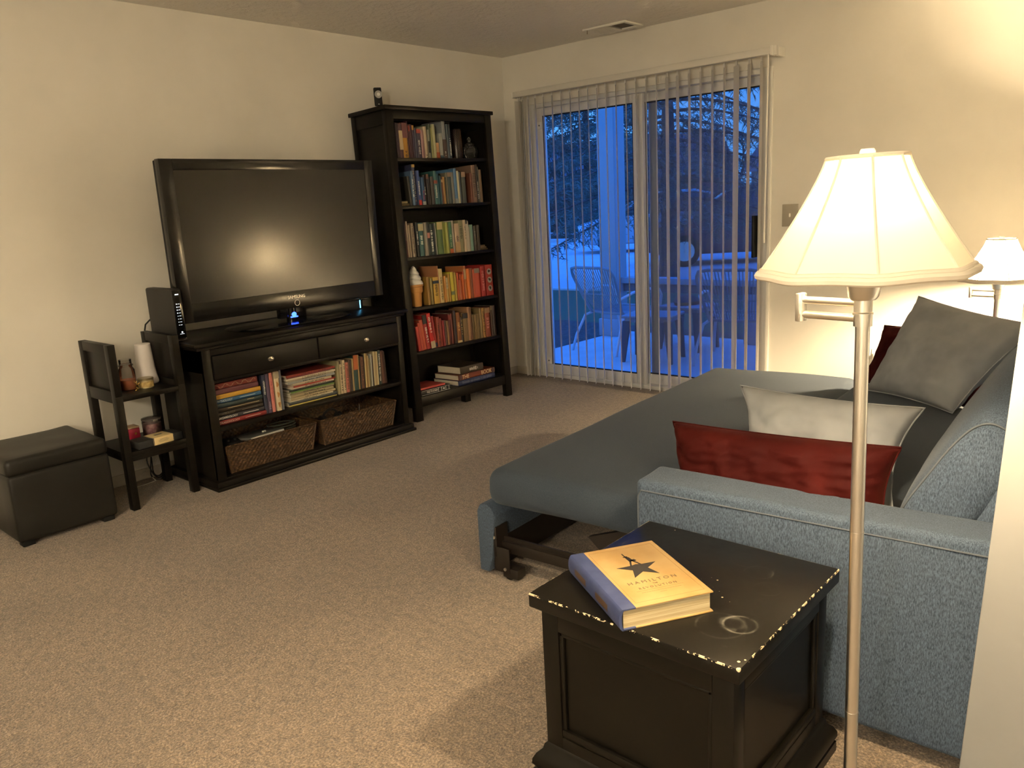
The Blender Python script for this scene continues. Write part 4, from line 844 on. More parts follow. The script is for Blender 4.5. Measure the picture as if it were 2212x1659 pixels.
# ---------------------------------------------------------------- television
tv = thing('television', 'large black flat television with a glowing blue power light on the console', 'television', (0.33, -2.30, 0.762))
TX, TY, TZ = 0.33, -2.30, 0.762
def tb(m, x0, x1, a, b, c, d, bv=0.002): return m.box(x0-TX, x1-TX, a-TY, b-TY, c-TZ, d-TZ, bv)
ya, yb, za, zb_ = -2.948, -1.658, 0.845, 1.642
sa_, sb_, sc_, sd_ = -2.880, -1.718, 0.938, 1.588
m = MB(); tb(m, 0.36, 0.402, ya, sa_, za, zb_, 0.003); tb(m, 0.36, 0.402, sb_, yb, za, zb_, 0.003); tb(m, 0.36, 0.402, sa_, sb_, sd_, zb_, 0.003); tb(m, 0.36, 0.402, sa_, sb_, za, sc_, 0.003)
m.obj('bezel', mat('bezel_gloss', (0.007, 0.0064, 0.0055), 0.2, 0, 0.45), tv)
m = MB(); tb(m, 0.33, 0.362, ya+0.004, yb-0.004, za+0.004, zb_-0.004, 0.006); tb(m, 0.285, 0.335, ya+0.12, yb-0.12, za+0.06, zb_-0.10, 0.02); m.obj('back_shell', M_blackmatte, tv)
M_scr = mat('screen_satin', (0.010, 0.009, 0.008), 0.20, 0, 0.40)
m = MB(); tb(m, 0.37, 0.3985, sa_-0.004, sb_+0.004, sc_-0.004, sd_+0.004, 0); m.obj('screen', M_scr, tv)
text('logo', 'SAMSUNG', 0.026, facing_x(0.4026-TX, -2.272-TY, 0.905-TZ), mat('logo_silver', (0.8, 0.78, 0.7), 0.3, 0.3), tv, 0.0004, sx=0.95)
MB().tube([(0.4035-TX, -2.272+0.0155*math.cos(t*PI/14)-TY, 0.872+0.0155*math.sin(t*PI/14)-TZ) for t in range(28)], 0.0014, 6, closed=True).obj('power_ring', M_nickel, tv)
m = MB(); m.cyl((0.36-TX, -2.29-TY, 0.012), (0.36-TX, -2.29-TY, 0.09), 0.028, n=28); tb(m, 0.33, 0.37, -2.365, -2.22, 0.79, 0.86, 0.004); m.obj('neck', M_blackgloss, tv)
em = MB().cyl((0.372-TX, -2.29-TY, 0.046), (0.3735-TX+0.016, -2.29-TY, 0.046), 0.014, n=16); em.box(0.384-TX, 0.390-TX, -2.312-TY, -2.268-TY, 0.030, 0.036)
em.obj('power_light', emis('blue_led', (0.02, 0.06, 1.0), 5.0), tv)
MB().lathe([(0, 0.0), (0.98, 0.0), (1.0, 0.004), (0.98, 0.009), (0.3, 0.013), (0, 0.013)], 48, M=frame((0.345-TX, -2.29-TY, 0.0005), (0.17, 0, 0), (0, 0.37, 0), (0, 0, 1)), rf=lambda a, z: (abs(math.cos(a))**3.2+abs(math.sin(a))**3.2)**(-1/3.2)).obj('base', M_blackgloss, tv)
# console behind the television, light bar at its end
gcx = thing('game_console', 'low black game console with a cyan light strip behind the television base', 'game console', (0.18, -1.88, 0.762))
MB().box(-0.11, 0.10, -0.26, 0.155, 0.004, 0.058, 0.004).box(-0.10, 0.09, -0.25, 0.15, 0.0, 0.006).obj('shell', mat('console_black', (0.012, 0.012, 0.012), 0.35), gcx)
MB().box(0.10, 0.1015, 0.130, 0.136, 0.008, 0.056).obj('light_strip', emis('cyan_led', (0.15, 0.6, 1.0), 2.2), gcx)
MB().box(0.100, 0.108, 0.135, 0.24, 0.055, 0.066, 0.002).obj('sensor_bar', M_blackgloss, gcx)
cb = thing('cable_cover', 'beige cable raceway low on the wall behind the television', 'cable cover', (0.006, -2.62, 0.80))
MB().box(-0.005, 0.02, -0.22, 0.30, 0.0, 0.045, 0.003).box(-0.005, 0.017, -0.22, 0.30, 0.047, 0.075, 0.002).obj('raceway', M_wall, cb)

# ---------------------------------------------------------------- side table with raised ends
st_ = thing('side_table', 'narrow black-brown two-tier table with raised panel ends between ottoman and console', 'side table', (0.28, -3.15, 0))
def xb(m, x0, x1, a, b, c, d, bv=0.0015): return m.box(x0-0.28, x1-0.28, a+3.15, b+3.15, c, d, bv)
for ya_, yb_ in ((-3.335, -3.302), (-3.031, -2.998)):
    for xa, xb2 in ((0.115, 0.160), (0.410, 0.455)):
        m = MB(); xb(m, xa, xb2, ya_, yb_, 0, 0.56); m.obj('leg', M_blackwood, st_)
    m = MB(); xb(m, 0.115, 0.160, ya_, yb_, 0.56, 0.806); xb(m, 0.410, 0.455, ya_, yb_, 0.56, 0.806); xb(m, 0.16, 0.41, ya_, yb_, 0.762, 0.806); xb(m, 0.16, 0.41, ya_, yb_, 0.528, 0.585); xb(m, 0.16, 0.41, ya_+0.012, yb_-0.012, 0.58, 0.77)
    m.obj('end_panel', M_blackwood, st_)
m = MB(); xb(m, 0.12, 0.452, -3.302, -3.031, 0.533, 0.556); m.obj('tabletop', M_blackwood, st_)
m = MB(); xb(m, 0.12, 0.452, -3.330, -3.003, 0.262, 0.286); xb(m, 0.425, 0.45, -3.302, -3.031, 0.240, 0.264); xb(m, 0.16, 0.41, -3.33, -3.31, 0.240, 0.264); m.obj('lower_shelf', M_blackwood, st_)
# ---------------------------------------------------------------- things on the side table
cj = thing('jar_candle', 'tall glass jar candle with peach wax on the side table upper tier', 'candle', (0.300, -3.205, 0.5565))
MB().lathe([(0.0, 0.001), (0.036, 0.001), (0.038, 0.004), (0.038, 0.098), (0.030, 0.112), (0.028, 0.118)], 32, caps=False).obj('glass', M_clearglass, cj)
MB().lathe([(0.0, 0.003), (0.036, 0.003), (0.036, 0.050), (0.0, 0.048)], 28).obj('wax', mat('peach_wax', lin((226, 140, 100), 0.9), 0.5), cj)
MB().lathe([(0.031, 0.116), (0.034, 0.118), (0.034, 0.124), (0.029, 0.127), (0.029, 0.150), (0.0, 0.152)], 28, caps=False).obj('lid', M_clearglass, cj)
tn = thing('tin_candle', 'squat gold-lidded tin candle with a cream label beside the white cone hub', 'candle', (0.335, -3.135, 0.5565))
MB().lathe([(0, 0), (0.034, 0), (0.0355, 0.002), (0.0355, 0.040), (0, 0.040)], 32).obj('tin', mat('tin_brass', (0.5, 0.42, 0.24), 0.35, 0.8), tn)
MB().lathe([(0.0358, 0.007), (0.0358, 0.033)], 32, caps=False).obj('label', tex_mat('tin_label', lin((196, 172, 110)), lin((150, 126, 74)), 60, 0.6), tn)
MB().lathe([(0.0362, 0.040), (0.0368, 0.042), (0.0368, 0.048), (0.034, 0.050), (0, 0.049)], 32).obj('lid', mat('tin_lid', (0.42, 0.36, 0.22), 0.3, 0.9), tn)
fg = thing('gold_figurine', 'tiny gold rabbit-eared figurine leaning by the tin candle', 'figurine', (0.368, -3.196, 0.5565))
MB().tube([(0, 0, 0), (0.004, 0.003, 0.010), (-0.001, -0.002, 0.018), (0.002, 0.004, 0.028), (0, 0, 0.038)], lambda f: 0.0045+0.002*math.sin(f*9), 10).tube([(0, 0.004, 0.028), (0, 0.016, 0.036), (0, 0.014, 0.040)], 0.002, 6).tube([(0, 0, 0.037), (0, -0.010, 0.047)], 0.002, 6).tube([(0, 0, 0.037), (0, 0.006, 0.050)], 0.002, 6).tube([(0, 0, 0.006), (0, -0.010, 0.0015)], 0.003, 6).obj('body', mat('gold_figure', (0.72, 0.5, 0.18), 0.25, 1.0), fg)
hb = thing('alarm_hub', 'white cone-shaped alarm hub standing against the side table end panel', 'alarm hub', (0.225, -3.078, 0.5565))
MB().lathe([(0, 0), (0.050, 0), (0.053, 0.004), (0.054, 0.012), (0.052, 0.024), (0.0515, 0.026), (0.050, 0.032), (0.044, 0.085), (0.038, 0.19), (0.0375, 0.199), (0.034, 0.2015), (0, 0.202)], 48).obj('body', mat('hub_white', (0.66, 0.62, 0.60), 0.5), hb)
t_ = text('logo', 'SimpliSafe', 0.0075, frame((0.0502*math.cos(-0.25), 0.0502*math.sin(-0.25), 0.036), (0.25, 0.97, 0), (0, 0, 1), (0.97, -0.25, 0)), M_ink, hb, 0.0004)
rc = thing('pillar_candle', 'magenta boxed candle on the side table lower tier', 'candle', (0.245, -3.203, 0.2865))
MB().box(-0.032, 0.032, -0.028, 0.028, 0.0, 0.068, 0.004).obj('box', mat('magenta_card', lin((150, 22, 52)), 0.45), rc)
MB().box(-0.0325, 0.0325, -0.0285, 0.0285, 0.068, 0.076, 0.003).obj('lid', mat('cream_card', lin((178, 150, 120)), 0.6), rc)
MB().box(0.032, 0.0328, 0.0, 0.010, 0.035, 0.046).obj('seal', M_gold, rc)
gj = thing('clip_jar', 'clip-top glass jar with a pink floral label behind the black gift box', 'jar', (0.235, -3.095, 0.2865))
MB().lathe([(0, 0.001), (0.044, 0.001), (0.047, 0.006), (0.047, 0.075), (0.044, 0.082)], 32, caps=False).obj('glass', M_clearglass, gj)
MB().lathe([(0, 0.004), (0.0445, 0.004), (0.0445, 0.066), (0, 0.068)], 28).obj('contents', tex_mat('pink_floral', lin((168, 128, 130)), lin((120, 74, 84)), 45, 0.6), gj)
MB().lathe([(0.046, 0.082), (0.048, 0.084), (0.048, 0.092), (0.02, 0.098), (0, 0.099)], 32).obj('lid', mat('smoke_lid', (0.10, 0.085, 0.08), 0.2), gj)
MB().box(0.040, 0.052, -0.012, 0.012, 0.080, 0.090, 0.002).obj('clasp', M_nickel, gj)
gb2 = thing('gift_box', 'slim black box with a cream wrap label on the lower tier', 'box', M=Matrix.Translation((0.405, -3.145, 0.2865)) @ Matrix.Rotation(R(5), 4, 'Z'))
MB().box(-0.065, 0.032, -0.120, 0.108, 0, 0.036, 0.002).obj('box', mat('slate_card', (0.014, 0.015, 0.015), 0.6), gb2)
MB().box(-0.0655, 0.0326, -0.045, 0.062, -0.0003, 0.0366, 0.002).obj('wrap_label', mat('cream_label', lin((212, 190, 138)), 0.6), gb2)
tl = MB()
for i, (a, b) in enumerate(((-0.012, 0.028), (-0.02, 0.036), (-0.016, 0.03))): tl.box(0.0326, 0.0330, a, b, 0.024-0.006*i, 0.0255-0.006*i)
tl.box(-0.03, -0.012, -0.01, 0.03, 0.0366, 0.0369).obj('print', mat('grey_print', (0.12, 0.11, 0.09), 0.6), gb2)
MB().box(-0.0657, 0.0328, -0.0435, -0.041, -0.0002, 0.0368).box(-0.0657, 0.0328, 0.058, 0.0605, -0.0002, 0.0368).obj('stripe', mat('navy_print', (0.02, 0.02, 0.05), 0.6), gb2)
# cables
M_cable = mat('black_cable', (0.008, 0.008, 0.008), 0.5)
kc = thing('black_cord', 'tangled black cord hanging behind the side table to the carpet', 'cord', (0.07, -3.03, 0.0))
pts = [(0.03, 0.02, 0.52), (0.03, 0.03, 0.40), (0.02, 0.035, 0.26)]
for k in range(70):
    a = k*0.28; w = 0.05+0.018*math.sin(k*.37); pts.append((0.02+0.012*math.sin(k*.8), -0.01+w*math.cos(a)*0.75, 0.105+(0.085+0.02*math.sin(k*.21))*math.sin(a)))
pts.append((0.02, 0.03, 0.006))
MB().tube(pts, 0.0034, 6).obj('cable', M_cable, kc)
wcd = thing('white_cord', 'thin white cord trailing along the wall foot behind the side table', 'cord', (0.05, -3.10, 0.0))
MB().tube([(0.0, 0.08, 0.11), (0.01, 0.05, 0.06), (-0.01, 0.02, 0.055), (0.0, -0.02, 0.04), (0.03, 0.03, 0.022), (0.045, 0.04, 0.004), (0.06, -0.01, 0.004), (0.065, -0.07, 0.004)], 0.0022, 6).obj('cable', mat('white_cable', (0.5, 0.46, 0.36), 0.5), wcd)
ro = thing('internet_modem', 'upright black modem with a column of white indicators on the console end', 'modem', (0.28, -2.958, 0.7625))
MB().box(-0.145, 0.135, -0.026, 0.026, 0.012, 0.262, 0.010, 3).box(-0.06, 0.11, -0.034, 0.040, 0.0, 0.012, 0.003).obj('case', mat('modem_black', (0.016, 0.015, 0.013), 0.6), ro)
MB().box(0.130, 0.1385, -0.0235, 0.0235, 0.018, 0.256, 0.004).obj('front_panel', M_blackgloss, ro)
im = MB()
for k in range(8):
    z = 0.188-0.0148*k; im.cyl((0.1385, -0.008, z), (0.1391, -0.008, z), 0.0026 if k < 4 else 0.0016, n=10); im.box(0.1385, 0.1390, -0.002, 0.008, z-0.0007, z+0.0007)
im.box(0.1385, 0.1390, -0.010, 0.008, 0.232, 0.237).cyl((0.1385, 0.002, 0.048), (0.1391, 0.002, 0.048), 0.004, n=12).box(0.1385, 0.139, -0.010, 0.012, 0.039, 0.0402)
im.obj('indicator', emis('indicator_white', (0.8, 0.85, 0.9), 0.9), ro)
mc = thing('modem_cord', 'black cord curving from the modem back down behind the side table', 'cord', (0.09, -2.97, 0.0))
MB().tube([(0.05, 0.01, 0.86), (0.02, 0.01, 0.865), (-0.03, -0.005, 0.83), (-0.05, -0.015, 0.76), (-0.05, -0.02, 0.60), (-0.04, -0.02, 0.35), (-0.02, 0.0, 0.01)], 0.0042, 8).obj('cable', M_cable, mc)

# ---------------------------------------------------------------- ottoman
M_leather = tex_mat('black_leatherette', (0.0085, 0.0076, 0.006), (0.0115, 0.0105, 0.0085), 5, 0.48, 160, 0.25, 0.0008, 0.3)
ot = thing('storage_ottoman', 'black leatherette cube ottoman against the wall beside the side table', 'ottoman', (0.27, -3.628, 0))
b = MB().box(-0.225, 0.225, -0.21, 0.21, 0.022, 0.325, 0.018, 3)
bmesh.ops.subdivide_edges(b.bm, edges=b.bm.edges[:], cuts=3, use_grid_fill=True)
b.obj('body', M_leather, ot)
lid = MB().box(-0.2258, 0.2258, -0.2108, 0.2108, 0.318, 0.398, 0.024, 4)
bmesh.ops.subdivide_edges(lid.bm, edges=[e for e in lid.bm.edges if e.calc_length() > 0.05], cuts=9, use_grid_fill=True)
for v in lid.bm.verts:
    if v.co.z > 0.33:
        p = v.co; v.co.z += 0.004*noise.noise(p*9)-0.006*(1-min(1, 4*max(0, 0.228-abs(p.x))))*0.3
    else: v.co.x *= 1+0.012*noise.noise(v.co*16); v.co.y *= 1+0.012*noise.noise(v.co*17)
lid.obj('lid', M_leather, ot)
for a in (-1, 1):
    for c in (-1, 1): MB().box(a*0.185-0.025, a*0.185+0.025, c*0.17-0.025, c*0.17+0.025, 0, 0.024, 0.003).obj('foot', M_blackmatte, ot)

# ================================================================ sofa bed
SF = Matrix.Translation((3.072, -2.992, 0)) @ Matrix.Rotation(R(4.0), 4, 'Z')
def fabric(name, c1, c2, streak=(70, 70, 18), s=7.0, b=0.2):
    m = mat(name, c1, 0.9, 0, 0.15); v = coord(m, streak)
    n1 = noisy(m, v, s, 3, 0.65)
    L(m, ramp(m, n1, [(0.32, c1), (0.68, c2)]), P(m).inputs['Base Color']); L(m, bump(m, n1, b, 0.0012), P(m).inputs['Normal'])
    P(m).inputs['Sheen Weight'].default_value = 0.1; P(m).inputs['Sheen Roughness'].default_value = 0.5; P(m).inputs['Sheen Tint'].default_value = (0.6, 0.65, 0.7, 1)
    return m
M_sofa = fabric('blue_grey_chenille', (0.013, 0.021, 0.035), (0.064, 0.088, 0.128))
M_seat = fabric('blue_grey_seat', (0.023, 0.032, 0.045), (0.034, 0.044, 0.060), (40, 40, 40), 8, 0.2)
so = thing('sofa_bed', 'blue-grey sofa bed pulled open, with a slim track arm beside the end table', 'sofa', M=SF)
def cushionify(m, cuts, amp, sc=6, seed=0):
    bmesh.ops.subdivide_edges(m.bm, edges=[e for e in m.bm.edges if e.calc_length() > 0.09], cuts=cuts, use_grid_fill=True)
    for v in m.bm.verts:
        q = Vector(v.co)*sc; q.x += seed
        v.co += Vector((noise.noise(q), noise.noise(q+Vector((7, 0, 0))), noise.noise(q+Vector((0, 9, 0)))))*amp
    return m
ar = cushionify(MB().box(0, 1.02, 0, 0.15, 0.045, 0.568, 0.018, 4), 5, 0.004)
for v in ar.bm.verts:
    if v.co.y < 0.075: v.co.y -= 0.05*v.co.x*max(0, 1-v.co.z/0.5)
ar.obj('arm', M_sofa, so)
pp = MB()
pp.tube([(0.01+0.0*i, -0.001, 0.06+0.02*i) for i in range(24)]+[(0.02+0.05*i, -0.001, 0.540) for i in range(20)], 0.0022, 5)
pp.obj('seam_piping', mat('sofa_piping', (0.05, 0.06, 0.075), 0.9), so)
# pulled-out sleeper platform
mt = MB().box(-0.695, 0.068, 0.160, 2.13, 0.300, 0.436, 0.05, 5)
cushionify(mt, 8, 0.006, 3.0, 3)
for v in mt.bm.verts:
    if v.co.z > 0.40: v.co.z += 0.012*math.sin(PI*min(1, max(0, (v.co.x+0.695)/0.76)))*math.sin(PI*min(1, max(0, (v.co.y-0.16)/1.97)))**0.5
mt.obj('sleeper_cushion', M_seat, so)
cushionify(MB().box(0.074, 0.80, 0.158, 2.15, 0.290, 0.446, 0.035, 4), 8, 0.004, 3.0, 11).obj('seat_cushion', M_seat, so)
MB().box(0.03, 0.98, 0.152, 2.15, 0.05, 0.288, 0.01).obj('base_frame', mat('black_lining', (0.006, 0.006, 0.006), 0.9), so)
MB().prism([(0.74, 0.045), (0.80, 0.54), (0.84, 0.66), (0.90, 0.70), (1.06, 0.70), (1.06, 0.045)], 0.152, 2.24, M=frame((0, 0, 0), (1, 0, 0), (0, 0, 1), (0, -1, 0)) @ Matrix.Scale(-1, 4, (0, 0, 1)), b=0.035, seg=4).obj('back_frame', M_sofa, so)
fp = MB().prism([(0.0, 0.0), (0.045, 0.0), (0.062, 0.06), (0.074, 0.16), (0.085, 0.225), (0.07, 0.255), (0.045, 0.268), (0.015, 0.262), (0.0, 0.235)], 0.20, 2.10, M=frame((-0.772, 0, 0.018), (1, 0, 0), (0, 0, 1), (0, -1, 0)) @ Matrix.Scale(-1, 4, (0, 0, 1)), b=0.006)
fp.obj('pull_out_front', M_sofa, so)
M_iron = mat('brown_iron', (0.010, 0.007, 0.005), 0.45, 0.2)
MB().box(-0.715, -0.702, 0.215, 2.085, 0.03, 0.262, 0.003).obj('inner_board', M_iron, so)
MB().box(-0.70, 0.03, 0.235, 0.26, 0.095, 0.135, 0.003).box(-0.70, 0.03, 0.25, 0.258, 0.13, 0.15).obj('slide_rail', M_iron, so)
MB().box(-0.70, 0.03, 2.02, 2.05, 0.095, 0.135, 0.003).obj('slide_rail', M_iron, so)
wp = MB().prism([(-0.42, 0.15), (-0.02, 0.30), (0.02, 0.30), (0.02, 0.12), (-0.36, 0.10)], 0.40, 0.425, M=frame((0, 0, 0), (1, 0, 0), (0, 0, 1), (0, -1, 0)) @ Matrix.Scale(-1, 4, (0, 0, 1)))
wp.obj('support_board', tex_mat('plywood_brown', (0.014, 0.009, 0.006), (0.02, 0.013, 0.009), 6, 0.7), so)
for v0 in (0.235, 1.98):
    ck = MB().box(-0.700, -0.635, v0-0.03, v0-0.024, 0.03, 0.125, 0.002).box(-0.705, -0.69, v0-0.03, v0+0.04, 0.085, 0.20, 0.002).box(-0.67, -0.60, v0-0.028, v0+0.02, 0.012, 0.05, 0.004).obj('caster_bracket', M_iron, so)
    MB().cyl((-0.648, v0-0.018, 0.024), (-0.648, v0+0.012, 0.024), 0.024, n=20).obj('caster', M_blackmatte, ck)
    bl_ = MB()
    for q in ((-0.655, v0-0.031, 0.045), (-0.70, v0-0.031, 0.16), (-0.712, v0-0.031, 0.128)): bl_.cyl((q[0], q[1]+0.002, q[2]), (q[0], q[1]-0.003, q[2]), 0.006, n=10)
    bl_.obj('bolt', M_nickel, ck)
for u in (0.06, 0.96):
    for v in (0.06, 2.15): MB().box(u-0.03, u+0.03, v-0.03, v+0.03, 0.0, 0.05, 0.004).obj('leg', M_blackmatte, so)
# loose back cushion: leaning D-shaped profile extruded along v
def backcush(v0, v1, name, seed):
    m = MB(); nu, nv = 56, 44
    ax, bx = Vector((0.50, 0.866)), Vector((0.866, -0.50))
    def fn(u, v):
        a = 2*PI*u; w = abs(2*v-1); ce, se = math.cos(a), math.sin(a)
        hgt = 0.375+0.135*(1-w**2.2); th = 0.078+0.022*(1-w**3)
        if w > 0.9: q = ((w-0.9)/0.1)**2; th *= 1-0.14*q; hgt *= 1-0.05*q
        b_ = th*math.copysign(abs(ce)**0.62, ce)            # thickness, + towards the back
        h_ = hgt*(0.5+0.5*math.copysign(abs(se)**0.62, se))
        h_ = h_-0.05*max(0, ce)*max(0, se)
        wr = 0.004*noise.noise(Vector((b_*12+seed, v*7, h_*9)))+0.0028*math.sin(52*v+5*noise.noise(Vector((h_*7, v*4, seed))))*max(0, se)
        p = Vector((0.685, 0.462))+ax*(h_+wr)+bx*(b_+wr*0.5)
        return Vector((p.x, v0+(v1-v0)*v, p.y))
    m.grid(fn, nu, nv, wrapu=True)
    t = m.bm; t.verts.ensure_lookup_table()
    # end faces: slightly domed fans
    for vv in (0.0, 1.0):
        ring = [t.verts.new(fn(i/nu, vv)) for i in range(nu)]
        cpt = sum((q.co for q in ring), Vector())/nu; cc = t.verts.new(cpt+Vector((0, (-0.012 if vv == 0 else 0.012), 0)))
        mid = [t.verts.new(cpt.lerp(q.co, 0.6)+Vector((0, (-0.010 if vv == 0 else 0.010), 0))) for q in ring]
        for i in range(nu):
            j = (i+1) % nu; t.faces.new((ring[i], ring[j], mid[j], mid[i])); t.faces.new((mid[i], mid[j], cc))
    o = m.obj(name, M_sofa, so, smooth=75, merge=True)
    sp = MB(); sp.tube([fn(i/nu, 0.012)+Vector((0, -0.003, 0)) for i in range(nu)], 0.003, 5, closed=True); sp.obj('cushion_seam', MATS['sofa_piping'], o)
    sp = MB(); sp.tube([fn(0.16, 0.03+0.94*i/30)*1.0 for i in range(31)], 0.0022, 5); sp.obj('cushion_seam', MATS['sofa_piping'], o)
backcush(0.158, 1.12, 'back_cushion', 2)

# ---------------------------------------------------------------- throw pillows, from four corners
def pillow(name, label, TL, TR, BL, BR, thick, m, group=None, seed=0, ear=0.06, eart=0.03, full=3.2, wrink=0.006, pm=None, sag=0.0):
    TL, TR, BL, BR = map(Vector, (TL, TR, BL, BR))
    c0 = (TL+TR+BL+BR)/4; n = ((TR-BL).cross(TL-BR)).normalized(); base = Vector((c0.x, c0.y, min(BL.z, BR.z)))
    o = thing(name, label, 'pillow', base, 0, group)
    N_ = 44; asp = (TR-TL).length/max(0.05, (TL-BL).length)
    def side(sgn):
        def fn(u, v):
            a, b = 2*u-1, 2*v-1
            # outline bows inwards between the corners
            uu = 0.5+a/2*(1-ear*(1-b*b)*abs(a)**3); vv = 0.5+b/2*(1-eart*(1-a*a)*abs(b)**3)
            p = (BL*(1-uu)+BR*uu)*(1-vv)+(TL*(1-uu)+TR*uu)*vv
            h = max(0.0, (1-abs(a)**full)*(1-abs(b)**full))**0.48
            q = Vector((a*2.2*asp+seed, b*2.2, 0.3*sgn))
            rad = math.atan2(b, a); edge = max(abs(a), abs(b))
            cr = math.sin(rad*18+3*noise.noise(q))*max(0, edge-0.55)*(1-edge)*2.6
            w = wrink*(noise.noise(q*1.4)+0.6*noise.noise(q*3.1))*h**0.3*(1 if edge < 0.995 else 0)+wrink*1.2*cr
            return p+n*sgn*(thick/2*h+ (w if edge < 0.999 else 0))-base+Vector((0, 0, -sag*h))
        return fn
    mb = MB(); mb.grid(side(1), N_, N_); mb.grid(side(-1), N_, N_)
    mb.obj('cover', m, o, smooth=80, merge=True)
    f = side(1)
    pts = [f(i/30, 0) for i in range(30)]+[f(1, i/30) for i in range(30)]+[f(1-i/30, 1) for i in range(30)]+[f(0, 1-i/30) for i in range(30)]
    MB().tube(pts, 0.0028, 6, closed=True).obj('piping', pm or m, o)
    return o
M_velgrey = tex_mat('pale_grey_velvet', (0.185, 0.195, 0.21), (0.235, 0.245, 0.26), 7, 0.8, 60, 0.12, 0.001, 0.08)
M_velred = tex_mat('brick_red_velvet', (0.020, 0.0018, 0.0015), (0.034, 0.0036, 0.0028), 6, 0.75, 50, 0.1, 0.001, 0.06, lo=0.4, hi=0.7)
for m in (M_velgrey, M_velred):
    P(m).inputs['Sheen Weight'].default_value = 0.05; P(m).inputs['Sheen Roughness'].default_value = 0.35
P(M_velred).inputs['Sheen Tint'].default_value = (0.8, 0.2, 0.12, 1); P(M_velgrey).inputs['Sheen Tint'].default_value = (0.8, 0.8, 0.78, 1)
pillow('throw_pillow', 'pale grey square pillow standing behind the red pillow at the near arm', (3.150, -2.50, 0.748), (3.685, -2.50, 0.744), (3.215, -2.64, 0.45), (3.665, -2.64, 0.45), 0.17, M_velgrey, seed=1, ear=0.17, eart=0.06, wrink=0.009)
pillow('lumbar_pillow', 'long brick-red velvet pillow propped inside the near arm', (3.045, -2.735, 0.672), (3.69, -2.715, 0.690), (3.085, -2.775, 0.445), (3.675, -2.755, 0.455), 0.175, M_velred, seed=4, ear=0.07, eart=0.05, full=5, wrink=0.012)
pillow('throw_pillow', 'grey square pillow leaning tilted at the far end below the second lamp', (3.275, -1.06, 0.865), (3.765, -1.30, 0.80), (3.115, -1.17, 0.452), (3.52, -1.44, 0.462), 0.16, M_velgrey, seed=9, ear=0.10, eart=0.06, wrink=0.009)
pillow('lumbar_pillow', 'brick-red pillow mostly hidden behind the far grey pillow', (3.115, -0.97, 0.715), (3.70, -1.30, 0.76), (3.03, -1.00, 0.452), (3.60, -1.33, 0.455), 0.11, M_velred, seed=13, ear=0.08)

